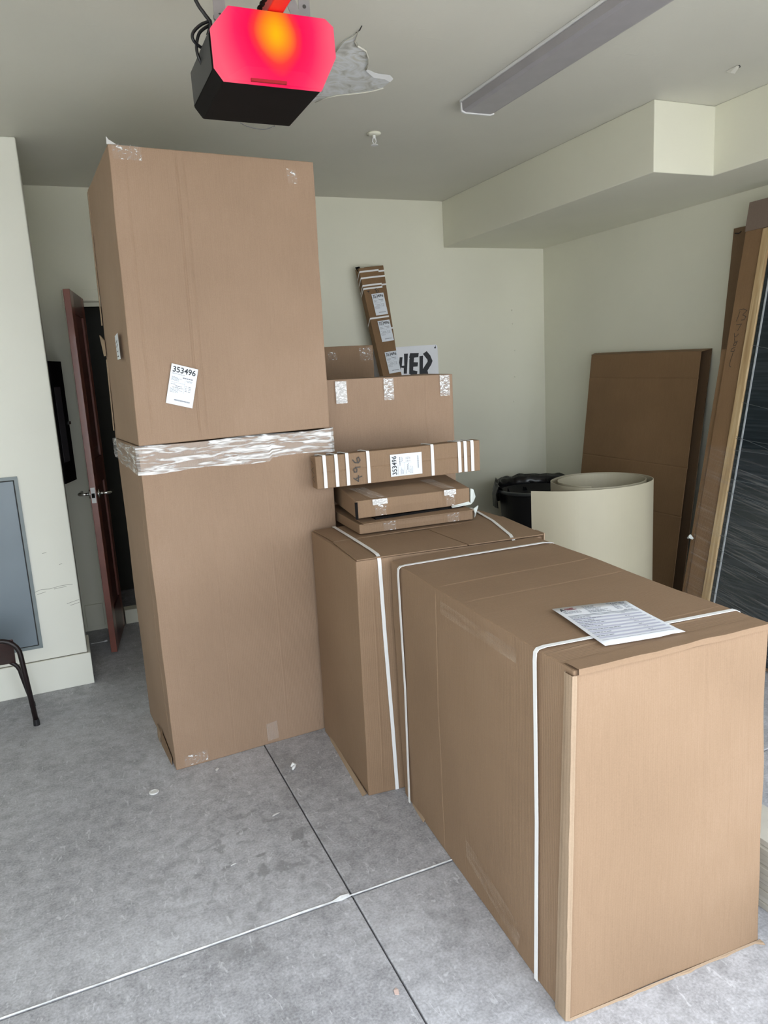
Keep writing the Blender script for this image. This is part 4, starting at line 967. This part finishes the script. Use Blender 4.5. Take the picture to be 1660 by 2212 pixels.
# sign sheet on the back wall
SY = BACK_Y-0.004
sg = empty('sign_sheet', (2.35, SY, 1.4), 'white sheet with black letters, hung on the back wall', 'sign')
m = MB(); m.prism([(2.02, SY, 1.690), (2.30, SY, 1.695), (2.59, SY, 1.700), (2.600, SY, 1.695), (2.604, SY, 1.682), (2.607, SY, 1.36), (2.02, SY, 1.36)], (0, 0.003, 0)); m.build('sheet', SIGNW, sg)
LT = {'letter_h': [(2.294, 1.622), (2.316, 1.621), (2.307, 1.561), (2.327, 1.562), (2.329, 1.645), (2.361, 1.645), (2.344, 1.503), (2.319, 1.504), (2.322, 1.544), (2.300, 1.549), (2.296, 1.50), (2.27, 1.50)],
      'letter_e': [(2.378, 1.647), (2.448, 1.645), (2.443, 1.616), (2.409, 1.614), (2.404, 1.582), (2.439, 1.579), (2.434, 1.55), (2.399, 1.549), (2.396, 1.524), (2.43, 1.516), (2.425, 1.487), (2.395, 1.488), (2.363, 1.50), (2.370, 1.604), (2.374, 1.609), (2.369, 1.617)],
      'letter_r': [(2.453, 1.623), (2.482, 1.625), (2.476, 1.530), (2.517, 1.580), (2.517, 1.594), (2.490, 1.627), (2.482, 1.638), (2.513, 1.656), (2.541, 1.625), (2.558, 1.584), (2.547, 1.559), (2.513, 1.516), (2.523, 1.470), (2.445, 1.470)]}
for nme, poly in LT.items():
    m = MB(); m.prism([(x, SY-0.0008, z) for x, z in poly], (0, 0.0007, 0)); m.build(nme, INK, sg, tri=True)
m = MB(); m.cyl((2.583, SY-0.004, 1.678), (2.583, SY, 1.678), 0.006, 0.006, 12); m.tube([(2.585, SY-0.003, 1.682), (2.587, SY-0.003, 1.692)], 0.0018, 6); m.build('pin', INK, sg)

# ================================================================== right corner
# rubbish bin with liner
tcn = V((3.10, 4.42, 0)); R_ = 0.285
tb = empty('rubbish_bin', tcn, 'round black plastic rubbish bin with rim in the back right corner', 'bin')
m = MB(); m.lathe(tcn, [(0, 0.003), (0.215, 0.003), (0.225, 0.02), (0.245, 0.30), (0.268, 0.60), (0.272, 0.625), (0.262, 0.628), (0.240, 0.32), (0.215, 0.03), (0, 0.03)], 40); m.build('tub', BLACKPL, tb, smooth=True)
m = MB(); m.tube([tcn+V((R_*math.cos(a), R_*math.sin(a), 0.635)) for a in [2*math.pi*i/40 for i in range(40)]], 0.013, 8, closed=True); m.build('rim', plain('worn_black_rim', (0.045, 0.05, 0.055), 0.35), tb, smooth=True)
for a in (math.radians(-100), math.radians(80)):
    c = tcn+V((math.cos(a)*0.285, math.sin(a)*0.285, 0.54)); t_ = V((-math.sin(a), math.cos(a), 0)); o_ = V((math.cos(a), math.sin(a), 0))
    m = MB(); m.tube([c-t_*0.07, c-t_*0.06+o_*0.03, c+t_*0.06+o_*0.03, c+t_*0.07], 0.011, 8); m.build('handle', BLACKPL, tb)
vs = []; fs = []; n = 48
for i in range(n+1):
    a = math.radians(-15+190*i/n)
    for j, (r, z) in enumerate(((0.262, 0.58), (0.276, 0.655), (0.298, 0.675), (0.316, 0.62), (0.312, 0.52))):
        k = 0.012*noise.noise(V((a*5, j*0.8, 1)))
        fade = min(1, i/6, (n-i)/6)
        vs.append(tcn+V((math.cos(a)*(r+k), math.sin(a)*(r+k), z+(0.022*fade if 1 <= j <= 2 else 0)+0.02*noise.noise(V((a*4, j*0.5, 7)))*(j in (1, 2, 3)))))
for i in range(n):
    for j in range(4): fs.append((i*5+j, (i+1)*5+j, (i+1)*5+j+1, i*5+j+1))
o = put('liner', vs, fs, BAG, tb, smooth=True); o.modifiers.new('t', 'SOLIDIFY').thickness = 0.002
m = MB(); c = tcn+V((-0.17, -0.12, 0.56)); m.add([c, c+V((0.07, 0.05, 0.02)), c+V((0.09, 0.12, 0.0)), c+V((0.02, 0.10, 0.025))], [(0, 1, 2, 3)]); o = m.build('scrap_of_film', PAPER, tb); o.modifiers.new('t', 'SOLIDIFY').thickness = 0.002

# rolled sheet standing on its edge
ctrl = [(2.385, 3.16), (2.372, 3.07), (2.40, 2.99), (2.47, 2.93), (2.60, 2.90), (2.73, 2.935), (2.825, 3.03), (2.84, 3.14), (2.80, 3.25), (2.70, 3.33), (2.57, 3.345), (2.45, 3.29), (2.375, 3.19), (2.352, 3.07), (2.375, 2.985)]
outer = [(2.124, 3.075), (2.20, 2.992), (2.282, 2.930), (2.38, 2.888), (2.465, 2.868), (2.56, 2.862), (2.655, 2.876), (2.74, 2.908), (2.815, 2.962), (2.86, 3.04), (2.873, 3.13), (2.85, 3.22), (2.79, 3.30), (2.70, 3.36), (2.58, 3.378), (2.46, 3.33), (2.38, 3.26), (2.345, 3.17), (2.335, 3.08), (2.365, 2.985), (2.43, 2.93), (2.52, 2.902)]
pts = spl([(x, y, 0) for x, y in outer], 6)
ins = spl([(x, y, 0) for x, y in [(2.52, 2.902), (2.62, 2.905), (2.72, 2.935), (2.80, 3.0), (2.835, 3.09), (2.825, 3.18), (2.77, 3.27), (2.68, 3.325), (2.57, 3.338), (2.46, 3.29), (2.40, 3.22), (2.378, 3.14), (2.39, 3.05), (2.43, 2.985)]], 6)
allp = pts+ins[1:]
m = MB(); vs = []; fs = []; HZ = 0.902; tk = 0.0035
for i, q in enumerate(allp):
    t = (allp[min(i+1, len(allp)-1)]-allp[max(i-1, 0)]).normalized(); nn_ = V((t.y, -t.x, 0))*tk/2
    for (o_, z) in ((-nn_, 0.002), (nn_, 0.002), (nn_, HZ), (-nn_, HZ)): vs.append(V((q.x+o_.x, q.y+o_.y, z)))
for i in range(len(allp)-1):
    for k in range(4): fs.append((i*4+k, i*4+(k+1) % 4, i*4+4+(k+1) % 4, i*4+4+k))
fs += [(0, 1, 2, 3), tuple((len(allp)-1)*4+k for k in (3, 2, 1, 0))]
m.add(vs, fs); rl = m.build('rolled_sheet', SHEET)
tag(rl, 'rolled beige sheet material standing upright behind the large carton', 'roll')

# flattened cartons leaning on the right wall
def leanx(xt, y, z, k=0.138, zt=1.555): return V((xt-(zt-z)*k, y, z))
cl = empty('leaning_carton', (3.3, 3.74, 0), 'brown opened carton leaning on the right wall behind the rolled sheet', 'box')
nl = V((-1, 0, 0.138)).normalized(); tkn = 0.085
A = leanx(3.45, 4.235, 1.560); B = leanx(3.45, 3.267, 1.545); Dn = leanx(3.45, 4.20, 0.012); En = leanx(3.455, 3.262, 0.010)
def grid_panel(name, a, b, c, d, mat, par, n=12, thick=0.005, creases=(), bow=0.0):
    """panel a b c d (a lower left, b lower right, c upper right, d upper left) with horizontal fold lines at heights v in creases"""
    vsl = sorted({i/n for i in range(n+1)} | {round(q+e, 4) for q in creases for e in (-0.004, 0, 0.004)})
    nrm = (V(b)-V(a)).cross(V(d)-V(a)).normalized(); vs = []; fs = []; us = []; nu = 8
    W_, H_ = (V(b)-V(a)).length, (V(d)-V(a)).length
    for t in vsl:
        for i in range(nu+1):
            s = i/nu; p_ = (V(a)*(1-s)+V(b)*s)*(1-t)+(V(d)*(1-s)+V(c)*s)*t
            k = bow*math.sin(math.pi*t)*math.sin(math.pi*s)-(0.003 if any(abs(t-q) < 1e-6 for q in creases) else 0)+0.0025*noise.noise(p_*4)
            vs.append(p_+nrm*k)
    for j in range(len(vsl)-1):
        for i in range(nu):
            q = j*(nu+1)+i; fs.append((q, q+1, q+nu+2, q+nu+1))
            us.append([(i/nu*W_, vsl[j]*H_), ((i+1)/nu*W_, vsl[j]*H_), ((i+1)/nu*W_, vsl[j+1]*H_), (i/nu*W_, vsl[j+1]*H_)])
    o = put(name, vs, fs, mat, par, uvs=us); md = o.modifiers.new('t', 'SOLIDIFY'); md.thickness = thick; md.offset = -1
    return o
grid_panel('front_panel', Dn, En, B, A, CARD_DARK, cl, creases=(0.37, 0.56, 0.90))
off = V((tkn, 0, 0.012))
m = MB(); m.quadslab(Dn+off, En+off, B+off, A+off, 0.005); m.build('back_panel', CARD_DEEP, cl)
m = MB(); m.quadslab(A, B, B+off, A+off, 0.004, (0, 0, 1)); m.build('top_panel', CARD_DARK, cl)
m = MB(); m.quadslab(Dn+off*1.0, Dn, A, A+off, 0.004); m.build('far_end_panel', CARD_DARK, cl)
m = MB(); m.quadslab(A+V((-0.004, -0.03, 0.001)), A+V((-0.004, 0.0, 0.001)), A+V((0.03, 0.0, 0.012)), A+V((0.03, -0.05, 0.012)), 0.003, (0, 0, 1)); m.build('creased_corner', CARD, cl)

nc = empty('narrow_leaning_carton', (3.35, 2.95, 0), 'narrow dark flattened carton behind the film-wrapped door, against the right wall', 'box')
def l2_(y, z): return V((3.505-(2.19-z)*0.035, y, z))
grid_panel('front_panel', l2_(3.25, 0.01), l2_(2.72, 0.01), l2_(2.72, 2.186), l2_(3.112, 2.192), CARD_DEEP, nc)
m = MB(); m.quadslab(l2_(3.25, 0.01)+V((0.022, 0, 0)), l2_(2.72, 0.01)+V((0.022, 0, 0)), l2_(2.72, 2.186)+V((0.022, 0, 0)), l2_(3.112, 2.192)+V((0.022, 0, 0)), 0.004); m.build('back_panel', CARD_DEEP, nc)
m = MB(); m.tube([l2_(3.10, 2.165)+V((-0.004, 0, 0)), l2_(3.075, 2.16)+V((-0.004, 0, 0)), l2_(3.06, 2.168)+V((-0.004, 0, 0))], 0.003, 5); m.build('marker_tick', MARKER, nc)

# wrapped glass door panel
K = (3.38-2.956)/2.28
wd_ = empty('wrapped_door_panel', (3.0, 2.4, 0), 'tall wood-framed dark glass panel in stretch film, leaning on the right wall', 'panel')
def cpt(y, z, off=0.0):      # off = distance out of the face, towards -X
    n_ = V((-1, 0, K)).normalized(); return V((2.956+K*z, y, z))+n_*off
def crbox(name, y0, y1, z0, z1, o0, o1, mat, par, **k):   # y0 far, y1 near
    m = MB(); m.hexa([cpt(y0, z0, o1), cpt(y1, z0, o1), cpt(y1, z0, o0), cpt(y0, z0, o0), cpt(y0, z1, o1), cpt(y1, z1, o1), cpt(y1, z1, o0), cpt(y0, z1, o0)])
    return m.build(name, mat, par, **k)
crbox('cardboard_border', 2.903, 2.796, 0.012, 2.275, -0.012, 0.0, CARD_DARK, wd_, bevel=0.002)
crbox('backing_board', 2.945, 1.55, 0.012, 1.55, -0.034, -0.014, CARD_DARK, wd_)
crbox('wood_stile', 2.792, 2.742, 0.012, 2.13, -0.012, 0.010, PINE, wd_, bevel=0.003)
crbox('wood_rail', 2.740, 1.60, 2.08, 2.13, -0.012, 0.010, PINE, wd_, bevel=0.003)
crbox('glass_pane', 2.740, 1.60, 0.03, 2.078, -0.010, 0.001, GLASS, wd_)
crbox('spacer_bar', 2.716, 2.708, 0.03, 2.078, 0.001, 0.005, plain('grey_spacer', (0.42, 0.45, 0.47), 0.4), wd_)
crbox('film_top_wrap', 2.905, 1.60, 2.135, 2.278, 0.0005, 0.004, cardboard('filmed_cardboard', (0.19, 0.14, 0.11), rough=0.35), wd_)
def fr(y, z): return cpt(y, z, 0.012)
# vertical streaky film over everything
def filmface(name, y0, y1, z0, z1, mat):
    vs = []; fs = []; us = []; nu, nv = 10, 40
    for j in range(nv+1):
        for i in range(nu+1):
            y = y0+(y1-y0)*i/nu; z = z0+(z1-z0)*j/nv; vs.append(cpt(y, z, 0.014+0.002*noise.noise(V((y*5, z*30, 0)))))
    for j in range(nv):
        for i in range(nu):
            a = j*(nu+1)+i; fs.append((a, a+1, a+nu+2, a+nu+1)); us.append([((q[0])*0.11, q[1]*0.03+q[0]*0.03) for q in ((i, j), (i+1, j), (i+1, j+1), (i, j+1))])
    return put(name, vs, fs, mat, wd_, uvs=us)
filmface('stretch_film', 2.907, 1.62, 0.02, 1.05, FILM)
m = MB(); m.tube([cpt(2.91, 0.55, 0.01), cpt(2.925, 0.56, 0.016), cpt(2.945, 0.548, 0.012)], [0.006, 0.012, 0.004], 6); m.build('film_tail', FOAM, wd_)
rnd = random.Random(9); m = MB()
for i in range(15):
    z = rnd.uniform(0.15, 1.75); y0 = 2.735; y1 = 2.735-rnd.uniform(0.25, 0.9); dz = -rnd.uniform(0.02, 0.14)
    a, b = cpt(y0, z, 0.0165), cpt(y1, z+dz, 0.0165); m.tube([a, a.lerp(b, 0.5)+V((0, 0, 0.004)), b], 0.0006+rnd.random()*0.0006, 4)
m.build('film_crease', plain('film_crease', (0.10, 0.12, 0.125), 0.3), wd_)
WP = [[(2.862, 1.741), (2.835, 1.745), (2.812, 1.735), (2.835, 1.715), (2.812, 1.705), (2.82, 1.69), (2.838, 1.690)], [(2.855, 1.735), (2.862, 1.705), (2.868, 1.686)],
      [(2.864, 1.668), (2.832, 1.670), (2.843, 1.652), (2.85, 1.638)], [(2.868, 1.626), (2.862, 1.605), (2.85, 1.612), (2.839, 1.622)], [(2.862, 1.60), (2.857, 1.585)],
      [(2.857, 1.582), (2.842, 1.578), (2.848, 1.562), (2.862, 1.566), (2.855, 1.58), (2.838, 1.585)], [(2.846, 1.556), (2.868, 1.548), (2.872, 1.535), (2.852, 1.532), (2.848, 1.545)],
      [(2.856, 1.525), (2.864, 1.49), (2.866, 1.462), (2.855, 1.455)]]
strokes('marker_writing', WP, lambda y, z: cpt(y, z, 0.0012), (-1, 0, K), 0.0028, MARKER, wd_)

# stack of planks on the floor right of the big carton
rnd = random.Random(3); z = 0.0
for i in range(11):
    t_ = 0.0185; dx = rnd.uniform(-0.004, 0.010); o = onebox('plank', 1.632+dx, 1.632+dx+0.14, 0.35, 2.0, z+0.0005, z+t_, TANL if i % 3 == 1 else TAN, bevel=0.0015)
    od = ('lowest', 'second', 'third', 'fourth', 'fifth', 'sixth', 'seventh', 'eighth', 'ninth', 'tenth', 'topmost')[i]
    tag(o, ('%s tan plank of the low stack right of the large carton' if i in (0, 10) else '%s tan plank up from the floor in the stack right of the large carton') % od, 'plank', 'stack of tan planks on the floor'); z += t_

# ================================================================== chair at the left edge
chz = empty('low_chair', (-0.53, 3.75, 0), 'low chair with bent dark tube legs and maroon seat at the left edge', 'chair')
def utube(y, zt, x0, x1, spread, yb=None):
    r = 0.085; pts = [V((x0-spread, yb or y, 0.012)), V((x0, y, zt-r))]
    pts += arc((x0+r, y, zt-r), r, 180, 90, 6, (1, 0, 0), (0, 0, 1))[1:]
    pts += arc((x1-r, y, zt-r), r, 90, 0, 6, (1, 0, 0), (0, 0, 1))
    pts += [V((x1+spread, yb or y, 0.012))]
    return pts
m = MB(); m.tube(utube(3.632, 0.435, -0.80, -0.305, 0.022), 0.0115, 10); m.build('front_leg_tube', TUBE, chz, smooth=True)
m = MB(); m.tube(utube(3.87, 0.262, -0.80, -0.335, 0.03), 0.0105, 10); m.build('rear_leg_tube', TUBE, chz, smooth=True)
for x in (-0.283, -0.822):
    m = MB(); m.cyl((x, 3.632, 0.0), (x, 3.632, 0.03), 0.015, 0.0135, 14); m.build('foot_cap', BLACKPL, chz)
for x in (-0.306, -0.83):
    m = MB(); m.cyl((x, 3.87, 0.0), (x, 3.87, 0.022), 0.0135, 0.0125, 14); m.build('foot_cap', BLACKPL, chz)
m = MB(); m.tube([(-0.297, 3.632, 0.215), (-0.325, 3.87, 0.165)], 0.006, 8); m.build('brace', TUBE, chz)
m = MB(); m.hexa([(-0.72, 3.635, 0.422), (-0.325, 3.635, 0.418), (-0.350, 3.868, 0.238), (-0.72, 3.868, 0.252), (-0.72, 3.632, 0.440), (-0.325, 3.632, 0.436), (-0.350, 3.873, 0.254), (-0.72, 3.873, 0.268)]); m.build('seat', MAROON, chz, bevel=0.005)

# ================================================================== bits on the floor
m = MB(); m.lathe((0.147, 2.754, 0.0005), [(0, 0), (0.0175, 0), (0.019, 0.002), (0.0175, 0.0045), (0.012, 0.005), (0.010, 0.0035), (0, 0.0035)], 24); o = m.build('plastic_disc', FIXT)
tag(o, 'round white plastic disc lying on the floor', 'disc')
m = MB(); m.tube([(0.668, 2.658, 0.008), (0.678, 2.664, 0.016), (0.686, 2.657, 0.012), (0.676, 2.650, 0.009), (0.668, 2.640, 0.006)], [0.005, 0.008, 0.006, 0.007, 0.004], 7); o = m.build('plastic_plug', FIXT, smooth=True)
tag(o, 'crumpled white plastic plug on the floor near the cartons', 'scrap')
def scrap(x, y, s, lab, mat=FIXT, ang=0.0, asp=0.4):
    c, q = math.cos(ang), math.sin(ang); m = MB()
    pts = [(-s, -s*asp), (s*0.4, -s*asp*0.8), (s, 0.1*s), (s*0.2, s*asp), (-s*0.8, s*asp*0.7)]
    m.prism([(x+a*c-b*q, y+a*q+b*c, 0.0008+0.0015*(i % 2)) for i, (a, b) in enumerate(pts)], (0, 0, 0.0015)); o = m.build('paper_scrap', mat, tri=True); tag(o, lab, 'scrap')
scrap(0.528, 2.383, 0.016, 'small white scrap on the floor near the dark stain', ang=0.2, asp=0.2)
scrap(0.594, 1.489, 0.011, 'pale pinkish scrap on the floor near the bottom of the floor joint', plain('pink_scrap', (0.6, 0.45, 0.4), 0.7), 1.2, 0.6)
scrap(0.33, 2.18, 0.010, 'tiny white scrap on the open floor left of the joint', ang=0.1, asp=0.2)
scrap(0.40, 2.80, 0.010, 'tiny pale crumb on the floor between cap and plug', ang=0.6, asp=0.6)
m = MB(); m.tube([(-0.003, 4.655, 0.005), (0.075, 4.655, 0.005)], 0.0022, 6); m.tube([(0.075, 4.655, 0.006), (0.092, 4.655, 0.007)], 0.0055, 8); o = m.build('white_stick', FIXT)
tag(o, 'thin white stick lying on the floor left of the red door', 'stick')

for o in bpy.data.objects:
    if o.name.split('.')[0] in ('label_print', 'printed_text', 'ruled_line', 'shaded_row', 'bolt_hole', 'chain', 'film_crease', 'marker_writing', 'end_writing', 'label_number', 'logo_block'):
        if o.type == 'MESH': o['kind'] = 'stuff'
